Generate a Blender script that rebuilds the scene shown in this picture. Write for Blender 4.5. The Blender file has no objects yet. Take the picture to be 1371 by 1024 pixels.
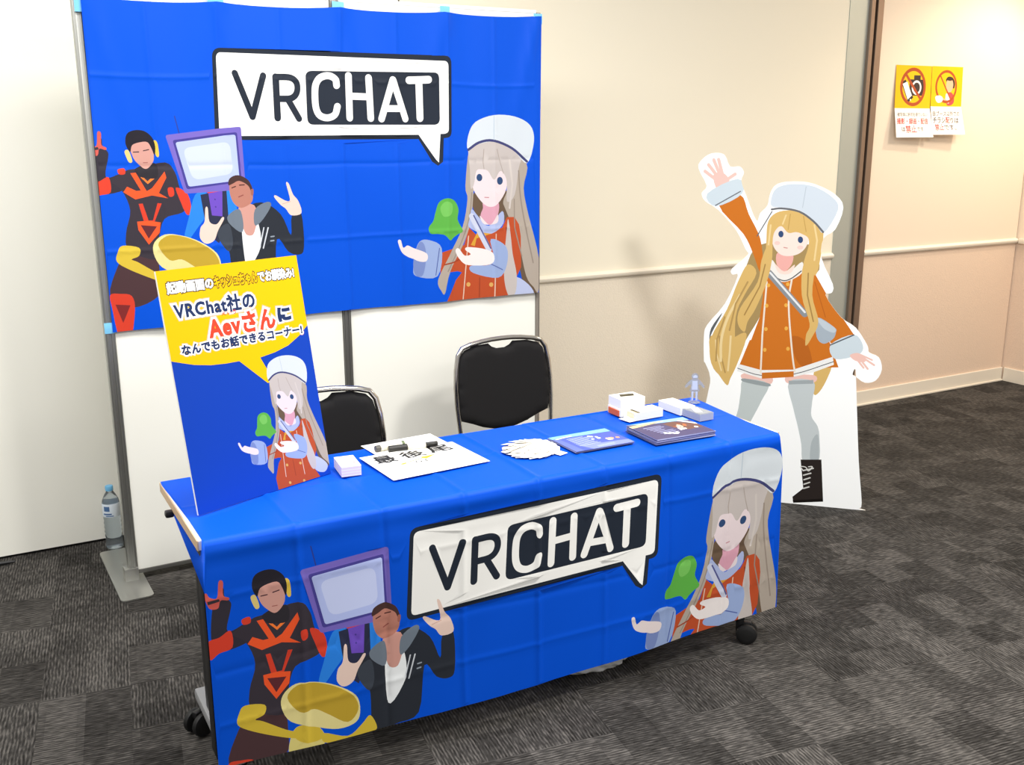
import bpy, bmesh, math, random
import numpy as np
from mathutils import Vector, Matrix
from mathutils.geometry import delaunay_2d_cdt

SC = bpy.context.scene
COL = SC.collection
PI = math.pi

# ------------------------------------------------------------------ camera
cd = bpy.data.cameras.new('camera')
cam = bpy.data.objects.new('camera', cd); COL.objects.link(cam)
CAMR = Matrix(((0.8658231, 0.1229598, -0.4850064), (-0.5003437, 0.2078302, -0.8405134), (-0.0025504, 0.9704058, 0.2414664)))
cam.matrix_world = Matrix.Translation((-0.53588, -3.73492, 1.63022)) @ CAMR.to_4x4()
cd.sensor_width = 36.0; cd.lens = 1363.22 / 1371 * 36.0; cd.clip_start = 0.05
SC.camera = cam

# ------------------------------------------------------------------ world, lamps, exposure
w = bpy.data.worlds.new('world'); SC.world = w; w.use_nodes = True
w.node_tree.nodes['Background'].inputs[0].default_value = (1.0, 0.975, 0.93, 1)
w.node_tree.nodes['Background'].inputs[1].default_value = 0.47
SC.view_settings.view_transform = 'Standard'
SC.view_settings.look = 'None'
SC.view_settings.gamma = 1.0
SC.view_settings.use_curve_mapping = False
SC.view_settings.exposure = 0.29

def area(name, loc, size, power, col, size_y=None, target=None):
    l = bpy.data.lights.new(name, 'AREA'); l.energy = power; l.color = col
    l.size = size
    if size_y: l.shape = 'RECTANGLE'; l.size_y = size_y
    else: l.shape = 'DISK'
    o = bpy.data.objects.new(name, l); COL.objects.link(o); o.location = loc
    if target is not None:
        o.rotation_euler = (Vector(target) - Vector(loc)).to_track_quat('-Z', 'Y').to_euler()
    return o

area('overhead_light', (1.9, -2.85, 2.95), 0.5, 70, (1, 0.97, 0.92))
area('overhead_light', (0.4, -1.35, 3.1), 2.6, 62, (1, 0.98, 0.94), 0.7)
area('overhead_light', (-1.7, -1.4, 3.1), 1.2, 46, (1, 0.98, 0.95), 0.7)
area('overhead_light', (0.8, -4.9, 3.1), 2.4, 62, (1, 0.98, 0.95), 0.8)
area('overhead_light', (4.9, -1.3, 2.95), 0.6, 32, (1, 0.86, 0.70), 0.6)  # warm fill added to brighten the right wall, not a known fitting
sp = bpy.data.lights.new('wall_spot_lamp', 'SPOT'); sp.energy = 58; sp.color = (1, 0.84, 0.64)
sp.spot_size = math.radians(110); sp.spot_blend = 0.8; sp.shadow_soft_size = 0.06
spo = bpy.data.objects.new('wall_spot_lamp', sp); COL.objects.link(spo); spo.location = (5.3, -0.42, 2.7)
spo.rotation_euler = (Vector((5.0, 0.2, 1.2)) - spo.location).to_track_quat('-Z', 'Y').to_euler()

# ------------------------------------------------------------------ materials
def s2l(c): return c / 12.92 if c <= 0.04045 else ((c + 0.055) / 1.055) ** 2.4
def hexl(h):
    h = h.lstrip('#'); return tuple(s2l(int(h[i:i + 2], 16) / 255) for i in (0, 2, 4)) + (1,)
_M = {}
def mat(h, rough=0.5, metal=0.0, kind='', sheen=0.0, spec=0.5, bump=None, vary=0.0, vscale=8.0, trans=0.0, ior=1.45):
    key = (h, rough, metal, kind, sheen, spec, bump, vary, vscale, trans, ior)
    if key in _M: return _M[key]
    m = bpy.data.materials.new((kind or 'surface') + '_' + h.lstrip('#')); m.use_nodes = True
    nt = m.node_tree; b = nt.nodes['Principled BSDF']
    b.inputs['Base Color'].default_value = hexl(h)
    b.inputs['Roughness'].default_value = rough
    b.inputs['Metallic'].default_value = metal
    b.inputs['Specular IOR Level'].default_value = spec
    b.inputs['IOR'].default_value = ior
    b.inputs['Transmission Weight'].default_value = trans
    if sheen: b.inputs['Sheen Weight'].default_value = sheen
    if bump or vary:
        tc = nt.nodes.new('ShaderNodeTexCoord')
        if vary:
            n = nt.nodes.new('ShaderNodeTexNoise'); n.inputs['Scale'].default_value = vscale; n.inputs['Detail'].default_value = 4
            nt.links.new(tc.outputs['Object'], n.inputs['Vector'])
            mx = nt.nodes.new('ShaderNodeMix'); mx.data_type = 'RGBA'
            c = hexl(h); mx.inputs[6].default_value = tuple(v * (1 - vary) for v in c[:3]) + (1,)
            mx.inputs[7].default_value = tuple(min(1, v * (1 + vary)) for v in c[:3]) + (1,)
            nt.links.new(n.outputs['Fac'], mx.inputs[0]); nt.links.new(mx.outputs[2], b.inputs['Base Color'])
        if bump:
            n = nt.nodes.new('ShaderNodeTexNoise'); n.inputs['Scale'].default_value = bump[0]; n.inputs['Detail'].default_value = 3
            nt.links.new(tc.outputs['Object'], n.inputs['Vector'])
            bp = nt.nodes.new('ShaderNodeBump'); bp.inputs['Strength'].default_value = bump[1]; bp.inputs['Distance'].default_value = bump[2]
            nt.links.new(n.outputs['Fac'], bp.inputs['Height']); nt.links.new(bp.outputs[0], b.inputs['Normal'])
    _M[key] = m
    return m
def cloth_mat(h): return mat(h, 0.5, kind='cloth', sheen=0.0, spec=0.18, bump=(900, 0.15, 0.001))
def print_mat(h): return mat(h, 0.4, kind='print', spec=0.22)
def paper_mat(h): return mat(h, 0.6, kind='paper', spec=0.3)

# ------------------------------------------------------------------ object helpers
def link(name, me, m, parent=None):
    o = bpy.data.objects.new(name, me); COL.objects.link(o)
    for q in (m if isinstance(m, (list, tuple)) else [m]): me.materials.append(q)
    if parent is not None: o.parent = parent
    return o
def obj(name, bm, m, parent=None, smooth=False):
    me = bpy.data.meshes.new(name); bm.normal_update(); bm.to_mesh(me); bm.free()
    if smooth:
        me.polygons.foreach_set('use_smooth', [True] * len(me.polygons))
        if smooth != 'all': me.set_sharp_from_angle(angle=math.radians(38))
    return link(name, me, m, parent)
def tag(o, label=None, cat=None, group=None, kind=None):
    if label: o['label'] = label
    if cat: o['category'] = cat
    if group: o['group'] = group
    if kind: o['kind'] = kind
    return o
def thing(name, label, cat, loc=(0, 0, 0), rz=0.0, group=None):
    o = bpy.data.objects.new(name, None); COL.objects.link(o); o.location = loc; o.rotation_euler = (0, 0, rz)
    o.empty_display_size = 0.05
    return tag(o, label, cat, group)
def dup(root, loc=None, rz=None, label=None):
    r = root.copy(); COL.objects.link(r)
    if loc is not None: r.location = loc
    if rz is not None: r.rotation_euler = (0, 0, rz)
    if label: r['label'] = label
    for ch in list(root.children):
        c = ch.copy(); COL.objects.link(c); c.parent = r
        for g in list(ch.children):
            d = g.copy(); COL.objects.link(d); d.parent = c
    return r
def add_box(bm, c, s, rz=0.0, bev=0.0, M=None):
    b2 = bmesh.new(); bmesh.ops.create_cube(b2, size=1.0)
    bmesh.ops.scale(b2, vec=s, verts=b2.verts)
    if bev: bmesh.ops.bevel(b2, geom=list(b2.edges), offset=bev, segments=2, profile=0.6, affect='EDGES')
    X = Matrix.Translation(c) @ Matrix.Rotation(rz, 4, 'Z')
    if M is not None: X = M @ X
    bmesh.ops.transform(b2, matrix=X, verts=b2.verts)
    me = bpy.data.meshes.new('tmp'); b2.to_mesh(me); b2.free(); bm.from_mesh(me); bpy.data.meshes.remove(me)
    return bm
def box(c, s, rz=0.0, bev=0.0): return add_box(bmesh.new(), c, s, rz, bev)
def add_tube(bm, pts, r, n=10, closed=False):
    pts = [Vector(p) for p in pts]; N = len(pts); rings = []
    up = None
    for i, p in enumerate(pts):
        a = pts[(i - 1) % N] if (closed or i > 0) else p
        b = pts[(i + 1) % N] if (closed or i < N - 1) else p
        t = (b - a).normalized()
        if up is None:
            up = Vector((0, 0, 1)) if abs(t.z) < 0.9 else Vector((1, 0, 0))
        u = (up - t * up.dot(t)).normalized(); up = u; v = t.cross(u)
        rr = r[i] if isinstance(r, (list, tuple)) else r
        rings.append([bm.verts.new(p + (u * math.cos(k * 2 * PI / n) + v * math.sin(k * 2 * PI / n)) * rr) for k in range(n)])
    for i in range(N if closed else N - 1):
        A, B = rings[i], rings[(i + 1) % N]
        for k in range(n): bm.faces.new((A[k], A[(k + 1) % n], B[(k + 1) % n], B[k]))
    if not closed:
        bm.faces.new(rings[0][::-1]); bm.faces.new(rings[-1])
    return bm
def add_lathe(bm, prof, n=28, M=None):
    X = M or Matrix.Identity(4); rings = []
    for r, z in prof:
        if r < 1e-6: rings.append([bm.verts.new(X @ Vector((0, 0, z)))])
        else: rings.append([bm.verts.new(X @ Vector((r * math.cos(k * 2 * PI / n), r * math.sin(k * 2 * PI / n), z))) for k in range(n)])
    for A, B in zip(rings, rings[1:]):
        for k in range(n):
            f = [A[k % len(A)], A[(k + 1) % len(A)], B[(k + 1) % len(B)], B[k % len(B)]]
            f = [v for i, v in enumerate(f) if v not in f[:i]]
            if len(f) > 2: bm.faces.new(f)
    return bm
def add_prism(bm, poly, fn, d):
    """poly in local 2D, fn(u, v, depth) -> point; closed slab between depth 0 and d"""
    A = [bm.verts.new(fn(u, v, 0)) for u, v in poly]; B = [bm.verts.new(fn(u, v, d)) for u, v in poly]
    bm.faces.new(A); bm.faces.new(B[::-1]); n = len(A)
    for k in range(n): bm.faces.new((A[k], B[k], B[(k + 1) % n], A[(k + 1) % n]))
    bmesh.ops.recalc_face_normals(bm, faces=bm.faces)
    return bm
def arc_round(poly, r, n=5):
    out = []; N = len(poly)
    for i in range(N):
        p = Vector(poly[i]); a = Vector(poly[i - 1]); b = Vector(poly[(i + 1) % N])
        da = (a - p); db = (b - p); rr = min(r, da.length * .48, db.length * .48)
        s = p + da.normalized() * rr; e = p + db.normalized() * rr
        for k in range(n + 1):
            t = k / n; q = s * (1 - t) ** 2 + p * 2 * t * (1 - t) + e * t * t
            out.append((q.x, q.y))
    return out
def catmull(P, n=4):
    P = np.asarray(P, float); N = len(P); out = []
    for i in range(N):
        p0, p1, p2, p3 = P[i - 1], P[i], P[(i + 1) % N], P[(i + 2) % N]
        for k in range(n):
            t = k / n
            out.append(0.5 * ((2 * p1) + (-p0 + p2) * t + (2 * p0 - 5 * p1 + 4 * p2 - p3) * t * t + (-p0 + 3 * p1 - 3 * p2 + p3) * t ** 3))
    return [tuple(q) for q in out]
def stroke(pts, w, n=7):
    """a round-ended pen stroke, one capsule per segment"""
    out = []
    for a, b in zip(pts, pts[1:]):
        a = np.array(a); b = np.array(b); d = b - a; an = math.atan2(d[1], d[0]); P = []
        for c, s in ((b, -PI / 2), (a, PI / 2)):
            for k in range(n + 1):
                t = an + s + PI * k / n; P.append((c[0] + w / 2 * math.cos(t), c[1] + w / 2 * math.sin(t)))
        out.append(P)
    return out

ART={
'L':[
 ('s','#4a3437',[927,2692,1281,2687,1687,2469,1761,1645,1662,1000,859,723,241,1164,533,2027,787,2342],0),
 ('s','#cf3f2c',[243,1196,535,1200,871,1089,925,633,702,-313,387,-131,262,790],0),
 ('p','#7a2a2a',[368,888,805,809,545,289],0),
 ('s','#332f38',[275,5636,335,5853,444,5827,452,5625,584,5440,572,5259,449,4794,573,4701,1007,4811,1066,4387,511,4216,179,4304,64,4644,145,5362],0),
 ('s','#38323a',[645,4683,1070,4889,1362,4930,2196,5071,2480,4748,2588,4256,2796,3745,2598,3501,2040,3356,1825,2759,1668,2142,915,2500,879,3031,1062,3688,871,4311,564,4578],0),
 ('s','#cf3f2c',[-26,4544,257,4607,534,4711,548,4269,227,4197,-4,4090],0),
 ('s','#c45850',[-24,5754,44,5786,102,5676,275,5636,334,5998,404,6043,442,5961,421,5662,549,5571,522,5504,352,5544,283,5359,118,5368,43,5478],0),
 ('p','#38323a',[40,5582,316,5595,334,5524,55,5493],0),
 ('p','#e8562c',[1168,4802,1325,4807,1595,4238,1760,4324,2168,4798,2206,4609,1941,4162,2208,3977,1734,4099,1246,4010,913,4249,1039,4407,1291,4265,1426,4269],0),
 ('p','#f07a35',[1466,4741,1642,4532,1878,4728,1909,4644,1643,4449,1461,4654],0),
 ('s','#cf3f2c',[815,4921,1005,4949,1017,4789,845,4782],0),
 ('s','#cf3f2c',[2224,4283,2382,4282,2394,4058,2247,4031],0),
 ('s','#cf3f2c',[2467,4286,2812,4056,2885,3524,2731,3433,2568,3870],0),
 ('p','#cf3f2c',[1325,3873,1443,3874,1570,3342,1702,3345,1876,3856,1995,3838,1734,3271,1428,3343],0),
 ('p','#e8562c',[1233,3338,1559,3345,1914,3260,1860,2947,1515,2612,1246,3082],0),
 ('p','#5c2a30',[1326,3228,1799,3148,1526,2793],0),
 ('s','#2d2a30',[1333,4937,1898,5066,1944,4642,1635,4623,1395,4714],0),
 ('s','#d8c27a',[1060,5439,1177,5474,1260,5156,1155,5131],0),
 ('s','#d8b94a',[1912,5722,2021,5667,2041,5285,1946,5294],0),
 ('s','#c8958a',[1217,5570,1299,5768,1705,5788,1865,5514,1882,5196,1776,5000,1617,4906,1449,5035,1300,5240],0),
 ('s','#25222a',[1109,5675,1167,5951,1374,6059,1662,6033,1883,5835,1950,5557,1911,5302,1841,5507,1746,5691,1561,5708,1302,5631,1219,5427],0),
 ('l','#4a3036',[1311,5418,1462,5420],30),
 ('l','#4a3036',[1603,5449,1757,5476],30),
 ('l','#9a5f58',[1570,5094,1687,5091],24),
 ('s','#2a7fe0',[3034,4013,3387,4055,3386,3458,3008,2958,2743,2664,2611,2768,2774,3289],0),
 ('s','#2a7fe0',[3769,4058,4176,4057,4307,3554,4243,3232,3913,3150],0),
 ('p','#2c3048',[3196,4004,4015,4097,4013,3225,3657,2439,3317,2772],0),
 ('p','#6a4bb8',[3439,4075,3886,4096,3827,3274,3502,3334],0),
 ('p','#cf3f2c',[3291,4158,3860,4235,3872,4066,3437,4029],0),
 ('l','#4a3a90',[3631,3827,3638,3819],46),
 ('l','#4a3a90',[3634,3593,3640,3585],46),
 ('l','#2a3a8c',[2604,6428,2698,5925],31),
 ('r','#7263b8',[2276,5885,4617,6012,4647,4042,2726,4078],86),
 ('r','#453f8c',[2483,5721,4482,5845,4537,4290,2795,4204],74),
 ('r','#aebbec',[2563,5652,4427,5772,4467,4347,2860,4279],74),
 ('r','#c3cdf3',[2760,5468,4233,5560,4279,4565,3005,4464],250),
 ('s','#2a2e36',[3994,3230,4381,3413,5121,3619,5724,3189,6022,2480,6084,3097,6423,3136,6452,2007,6255,1804,5904,1945,5552,2383,5356,1032,4628,896,3947,683,3974,1378,3941,2221,3643,2579,3644,2918],0),
 ('s','#3c424c',[3654,2847,4005,3023,4095,2452,3939,2152,3680,2534],0),
 ('s','#c8958a',[4385,3534,4883,3542,4980,2968,4855,2656,4584,2592,4421,3048],0),
 ('s','#e9edf0',[4429,2909,4552,2635,4786,2606,4966,2972,5010,2196,4549,1543,4437,2009],0),
 ('s','#6c7784',[4003,3282,4382,3453,4486,3031,4408,2709,4038,3015],0),
 ('s','#6c7784',[4899,3402,5290,3617,5430,3500,5138,3065,4863,2896],0),
 ('l','#c9ced6',[5287,2783,5091,2138],42),
 ('l','#c9ced6',[5151,2798,4983,2203],35),
 ('l','#8d97a3',[5361,2484,5465,2490],42),
 ('l','#8d97a3',[5343,2348,5447,2355],42),
 ('s','#b3796a',[4109,4174,4169,4392,4549,4434,4779,4232,4862,3921,4799,3632,4463,3487,4232,3641,4124,3903],0),
 ('s','#46302e',[4085,4226,4145,4431,4421,4518,4743,4348,4879,4019,4830,3949,4724,4178,4447,4338,4229,4258],0),
 ('s','#9a6055',[4813,4048,4893,4042,4874,3871,4807,3874],0),
 ('l','#4a2a28',[4198,4132,4317,4170],33),
 ('l','#4a2a28',[4449,4204,4606,4206],33),
 ('l','#8a4a45',[4396,3835,4543,3886],33),
 ('s','#e3c9bd',[5955,4168,6038,4162,6169,3806,6347,3555,6424,3164,6071,3128,5902,3353,5732,3499,5546,3752,5602,3807,5908,3615,6054,3647],0),
 ('s','#e3c9bd',[3315,3570,3391,3576,3411,3150,3624,3045,3813,3244,3869,3182,3654,2847,3512,2547,3252,2465,3083,2668,3123,2980,3258,3158],0),
 ('l','#c9a396',[5801,3517,6067,3575],21),
 ('s','#d8cb7c',[1845,1518,2071,1698,2499,1566,2696,1217,2592,905,2152,909,1753,970],0),
 ('s','#cfb43c',[1876,1528,2071,1698,2499,1566,2671,1225,2414,1134,2046,1251],0),
 ('s','#cfb43c',[580,2470,738,2651,1213,2543,1197,2297,967,2209,1155,2099,1703,1697,2060,1498,1991,1370,1571,1530,876,1907,532,2185],0),
 ('s','#cfb43c',[2663,1310,3304,1026,3705,1237,3949,1414,4132,978,3890,913,3234,923,2674,1031],0),
 ('s','#dfd390',[1630,2320,1686,2667,2013,2877,2500,2799,3053,2556,3560,2138,3670,1678,3546,1355,3058,1311,2436,1558,1847,1874],0),
 ('s','#b99b33',[1789,2558,2059,2825,2499,2779,3051,2516,3507,2126,3619,1694,3321,1424,2826,1794,2462,2052,2091,2069],0),
],
'R':[
 ('s','#6e5a48',[14381,13807,16293,13746,16557,12830,16989,10959,17398,9988,17322,9423,16826,9463,16393,10997,15866,12588,14621,12644],0),
 ('s','#b9aca0',[15470,15712,16845,14988,16739,13913,16954,12813,17460,10929,17433,9509,17178,9720,16826,10219,16448,11735,15869,13040,15745,13405,15978,13935,15876,14651],0),
 ('s','#c3ccf0',[16284,10165,16826,9936,17211,9432,16827,9034,16173,9327],0),
 ('p','#c4532f',[14129,12399,14511,12022,15655,12325,15920,12748,16290,12732,16503,12421,16588,11912,16587,10612,16283,10071,16090,10086,16120,9426,17161,7216,13005,7379,13047,9405,13487,10279,13776,10576,13574,10636,12773,10620,12840,11446,13895,11696],0),
 ('l','#8f3a22',[15865,12315,15988,11484,16284,10446],59),
 ('s','#b9aca0',[14195,15552,14536,15634,14443,14681,14351,13808,14214,12663,13845,11699,13222,10660,12974,9775,12806,9879,12667,10340,13185,11291,13826,12414,14075,13553,13993,14082],0),
 ('l','#e9c9b5',[14103,12043,13807,9340],48),
 ('l','#e9c9b5',[15360,12068,15263,9215],49),
 ('s','#e2a8bc',[14814,13439,15474,13415,15470,12876,15082,12461,14664,12803,14770,13173],0),
 ('s','#b3c0ea',[14281,13139,14562,12825,15030,12428,15680,13012,15740,12503,15235,12128,14717,12119,14109,12445,14176,12887],0),
 ('s','#f2e4e8',[14624,12867,15082,12461,15449,12877,15426,12535,14825,12500],0),
 ('p','#e0a63c',[14200,11679,14513,12201,15131,12097,14459,11934,14383,11623],0),
 ('s','#f4e3e8',[14314,14073,14443,14681,15158,15105,15876,14651,15915,13937,15473,13325,15038,13217,14631,13516],0),
 ('s','#35507c',[14764,14412,14738,14324,14671,14272,14589,14274,14524,14330,14500,14418,14527,14505,14593,14557,14674,14555,14739,14500],0),
 ('s','#35507c',[15739,14254,15711,14161,15638,14105,15548,14107,15476,14167,15449,14262,15477,14355,15550,14411,15640,14409,15712,14349],0),
 ('l','#c98a94',[14857,13606,15041,13591],38),
 ('s','#cfc6c2',[14212,14686,14207,15723,15066,16148,16090,15969,16612,15259,16506,14726,16314,13655,15933,13398,15937,14205,15772,14564,15586,14639,15305,14310,15031,14669,14747,14745,14504,14680,14386,14158,14233,13987],0),
 ('s','#dfe8f0',[14135,15535,14163,16109,14489,16621,15326,16906,16300,16841,17013,16475,17205,15829,16898,14933,16297,15440,15471,15834,14658,15762],0),
 ('l','#45477a',[14155,15526,14659,15823,15318,15887,16193,15564,16887,15005],102),
 ('l','#b9c8d8',[15326,16880,15318,15931],28),
 ('s','#cfc6c2',[15972,12674,15863,11950,15753,11038,15748,10111,15958,9439,16282,9507,16370,10252,16179,11196,16096,11938],0),
 ('l','#9c8f84',[16506,14637,16589,13556,16825,12268,17175,10760],59),
 ('l','#9c8f84',[16292,13476,16289,12294,16631,11075],49),
 ('l','#d9d0ca',[16087,15089,16209,14108,16058,13123],87),
 ('l','#9c8f84',[14280,13810,14134,12755,13714,11706,13122,10667],47),
 ('l','#b5a9a2',[14857,15544,14811,15023,14849,14760],38),
 ('l','#b5a9a2',[15468,15537,15619,15009,15772,14564],38),
 ('l','#a5452a',[13786,11163,13380,11009,12978,10946],57),
 ('l','#a5452a',[14593,10289,14560,9275],49),
 ('l','#d3d8ee',[14257,12856,15021,11450],247),
 ('l','#5a5f9a',[14349,12879,15104,11490],57),
 ('s','#f7eaea',[10926,12021,11049,12049,11154,11749,11346,11824,11534,11726,12202,11441,12136,11127,11617,11266,11286,11410,11055,11616],0),
 ('s','#9fb4e2',[11639,11388,11876,11934,12313,11980,12854,11623,12651,10503,11694,10573,11588,10951],0),
 ('s','#7f93cc',[11639,11388,11885,11916,12095,11799,12159,11267,12005,10586,11694,10590,11588,10951],0),
 ('s','#f7eaea',[11345,11798,11629,11695,12202,11441,12136,11127,11617,11266],0),
 ('l','#5566aa',[12755,11628,12573,10545],37),
 ('s','#9fb4e2',[15108,11881,15861,11510,15879,10752,15451,10245,14307,10511,14188,10820,15015,10810,15227,11163],0),
 ('l','#5566aa',[15015,10884,15665,10563],39),
 ('s','#fbf3f2',[13488,11469,13631,11577,13909,11264,14194,11300,13943,11496,14076,11596,14814,11480,15228,11255,15119,10840,14086,10854,13684,11116],0),
 ('s','#e6b063',[14166,10046,14138,9983,14073,9961,14008,9993,13982,10060,14010,10122,14075,10144,14140,10112],0),
 ('s','#e6b063',[15206,9966,15178,9902,15111,9880,15044,9913,15017,9980,15045,10044,15112,10066,15179,10034],0),
 ('s','#e6b063',[14098,8898,14070,8835,14004,8814,13939,8847,13913,8915,13941,8978,14007,8999,14072,8966],0),
 ('s','#e6b063',[15196,8799,15168,8735,15100,8714,15033,8747,15006,8816,15035,8880,15102,8901,15169,8868],0),
 ('s','#62b84c',[12612,13084,12777,13469,13132,13612,13476,13504,13658,13147,13611,12734,13844,12280,13601,12141,13419,12035,13247,11920,13023,12136,12709,12205,12368,12240,12306,12488,12507,12740],0),
 ('s','#7ccb62',[12831,13249,13081,13484,13374,13359,13317,12967,12970,12895],0),
],
'G':[
 ('r','#232a36',[4152,19070,13421,19084,13396,15967,4063,15965],294),
 ('p','#232a36',[11893,16063,12526,15073,12772,14907,12993,15050,13051,16167],0),
 ('r','#f3f3f0',[4277,18924,13279,18888,13259,16135,4226,16106],201),
 ('p','#f3f3f0',[11937,16171,12694,15144,12817,15031,12900,16167],0),
 ('r','#232a36',[7484,18433,12877,18473,12884,16492,7464,16513],244),
 ('l','#232a36',[4898,18262,5441,16786,5904,18232],225),
 ('l','#232a36',[6348,18202,6342,16762],246),
 ('l','#232a36',[6384,18202,6843,18199,7073,18094,7157,17876,7090,17613,6860,17457,6389,17438],232),
 ('l','#232a36',[6756,17442,7153,16737],236),
 ('l','#f3f3f0',[8638,17893,8590,18122,8345,18251,8035,18191,7849,17946,7799,17543,7820,17105,7953,16842,8243,16747,8530,16858,8633,17146],248),
 ('l','#f3f3f0',[9124,18255,9109,16736],264),
 ('l','#f3f3f0',[9939,18232,9958,16753],269),
 ('l','#f3f3f0',[9114,17527,9950,17538],252),
 ('l','#f3f3f0',[10400,16740,10921,18198,11413,16744],267),
 ('l','#f3f3f0',[10586,17127,11249,17132],252),
 ('l','#f3f3f0',[11608,18192,12422,18209],285),
 ('l','#f3f3f0',[12017,18200,12042,16760],287),
],
'board':[
 ('p','#ffffff',[-7693,14664,-7569,15011,-7168,15285,-6637,15233,-6377,14747,-5979,14750,-5786,14499,-5876,14154,-5626,13502,-5165,12502,-5029,12827,-4741,13152,-4662,13653,-4399,14045,-3699,14161,-2904,14064,-2052,13648,-1694,13118,-1950,12214,-2387,11839,-2419,11014,-1885,9925,-1912,9552,-2153,9448,-1469,8543,-819,8106,-307,7380,-214,7082,195,6889,350,6377,144,5885,-288,5759,-679,6002,-810,6089,-705,6311,-588,5275,-265,2228,0,350,-120,80,-400,0,-7100,0,-7380,80,-7500,350,-6930,4419,-6793,5505,-7049,6199,-7106,6288,-7153,7376,-7033,7923,-6319,8881,-5820,10127,-6045,10176,-6094,10420,-5452,11045,-5556,11286,-6011,12112,-6787,12930,-7358,13290,-7512,13638,-7311,13936],0),
],
'S':[
 ('l','#f3c8bd',[-7411,14539,-6936,14197],138),
 ('l','#f3c8bd',[-7276,14813,-6869,14325],137),
 ('l','#f3c8bd',[-7065,15014,-6780,14399],137),
 ('l','#f3c8bd',[-6864,15034,-6671,14400],136),
 ('l','#f3c8bd',[-6144,14432,-6479,14202],136),
 ('s','#f3c8bd',[-7054,14378,-6675,14491,-6368,14167,-6628,13871,-6901,13831],0),
 ('s','#a98f5c',[-5554,10346,-4974,11490,-3185,11634,-2619,11100,-2570,10362,-3988,10122,-4489,9346,-4803,8376,-5308,7381,-5727,6375,-5916,6363,-6104,8311],0),
 ('s','#cf7524',[-6748,13097,-5883,13562,-5497,12771,-4971,11768,-4791,10655,-4911,10350,-5226,11090,-5681,11935],0),
 ('s','#cfdde6',[-7279,13605,-6026,14243,-5813,13627,-6885,13076],0),
 ('l','#6b7078',[-6906,13113,-5891,13717],46),
 ('s','#dcb870',[-5431,10633,-5044,10270,-5500,9302,-5824,8325,-5802,6370,-6262,5645,-6786,6209,-6836,7345,-6214,8645,-5807,9862],0),
 ('s','#dcb870',[-6894,7410,-6147,7282,-5432,7660,-5334,7328,-5668,6201,-5917,5565,-6050,5244,-6445,5720,-6738,6133],0),
 ('l','#b8965a',[-6482,7433,-6377,6585,-6160,5825],67),
 ('l','#efd7a0',[-5992,7460,-6000,6779,-6041,5919],83),
 ('l','#efd7a0',[-6639,7254,-6571,6659,-6329,5900],59),
 ('l','#efd7a0',[-5685,9294,-6151,8309,-6388,7321,-6371,6335],113),
 ('l','#b8965a',[-5391,9878,-5852,8903,-6057,7730],75),
 ('l','#b8965a',[-6292,8302,-6577,7310,-6580,6321],67),
 ('s','#5f6468',[-6908,7242,-6855,7785,-6395,8491,-6809,7592],0),
 ('s','#dcb870',[-2412,5905,-2250,6420,-1705,6455,-1820,5861,-2092,5250,-2335,5105],0),
 ('s','#f3c8bd',[-5339,5836,-4199,5801,-4241,5396,-5340,5552],0),
 ('s','#f3c8bd',[-3496,5849,-2376,5949,-2369,5620,-3418,5497],0),
 ('s','#c6cfd0',[-5324,5554,-4276,5437,-4524,4643,-4865,3833,-5573,2270,-6125,1500,-6640,1632,-6016,2766,-5556,3954,-5440,4923],0),
 ('s','#9aa3a6',[-5327,5605,-4260,5455,-4317,5305,-5335,5449],0),
 ('s','#c9d2d4',[-3415,5582,-2389,5670,-2379,4804,-2373,4119,-2081,3669,-1964,3116,-1942,2072,-2581,2012,-2712,2790,-2926,3642,-3151,4402],0),
 ('p','#a5adb0',[-3427,5632,-2393,5737,-2390,5568,-3392,5464],0),
 ('s','#b3bcbf',[-2294,2914,-2039,3283,-1943,2089,-2278,2058],0),
 ('p','#2b2522',[-2699,2089,-1820,2171,-1729,1300,-1617,246,-2881,49,-2939,321,-2501,761],0),
 ('p','#15110f',[-2920,152,-1633,369,-1616,228,-2880,40],0),
 ('p','#2b2522',[-6895,1608,-5960,1588,-6079,-412,-7409,-555,-7377,-273,-6876,149],0),
 ('l','#d8d8d4',[-2554,1591,-2136,1737],59),
 ('l','#d8d8d4',[-2525,1381,-2225,1499],59),
 ('l','#d8d8d4',[-2495,1171,-2243,1284],59),
 ('l','#d8d8d4',[-2481,959,-2245,1071],59),
 ('l','#d8d8d4',[-2485,762,-2264,856],59),
 ('l','#e4e4e0',[-2554,1591,-2678,1756,-2460,1759,-2328,1595,-2181,1803,-2341,1788],42),
 ('p','#cf7524',[-4912,10369,-4467,10554,-3108,10435,-2658,10359,-2108,9450,-2610,8958,-2158,8225,-1671,7014,-1401,6358,-5519,5993,-4803,8376,-4718,9336],0),
 ('p','#cf7524',[-5172,7337,-5582,6121,-4613,5970,-3253,6060,-1630,6710,-1946,7685],0),
 ('s','#bb6620',[-3426,7584,-2825,7425,-2491,6482,-2841,6265,-3235,6726],0),
 ('p','#f3f4f2',[-5588,6241,-4616,6030,-3258,6136,-1668,6807,-1597,6462,-2461,6053,-3238,5815,-4596,5655,-5637,5911],0),
 ('l','#565a60',[-5628,6049,-4603,5791,-3246,5933,-1622,6594],34),
 ('p','#cf7524',[-4577,5913,-3238,6069,-3222,5816,-4562,5640],0),
 ('l','#f0e6d6',[-4594,9910,-4650,7612,-4630,5903],74),
 ('l','#f0e6d6',[-3556,10139,-3631,9005,-3357,6912,-3193,6047],73),
 ('s','#eeb24e',[-4463,8891,-4481,8829,-4532,8802,-4585,8824,-4610,8884,-4592,8945,-4541,8973,-4488,8950],0),
 ('s','#eeb24e',[-3664,8947,-3681,8886,-3731,8858,-3784,8881,-3809,8940,-3791,9001,-3741,9029,-3689,9006],0),
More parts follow.
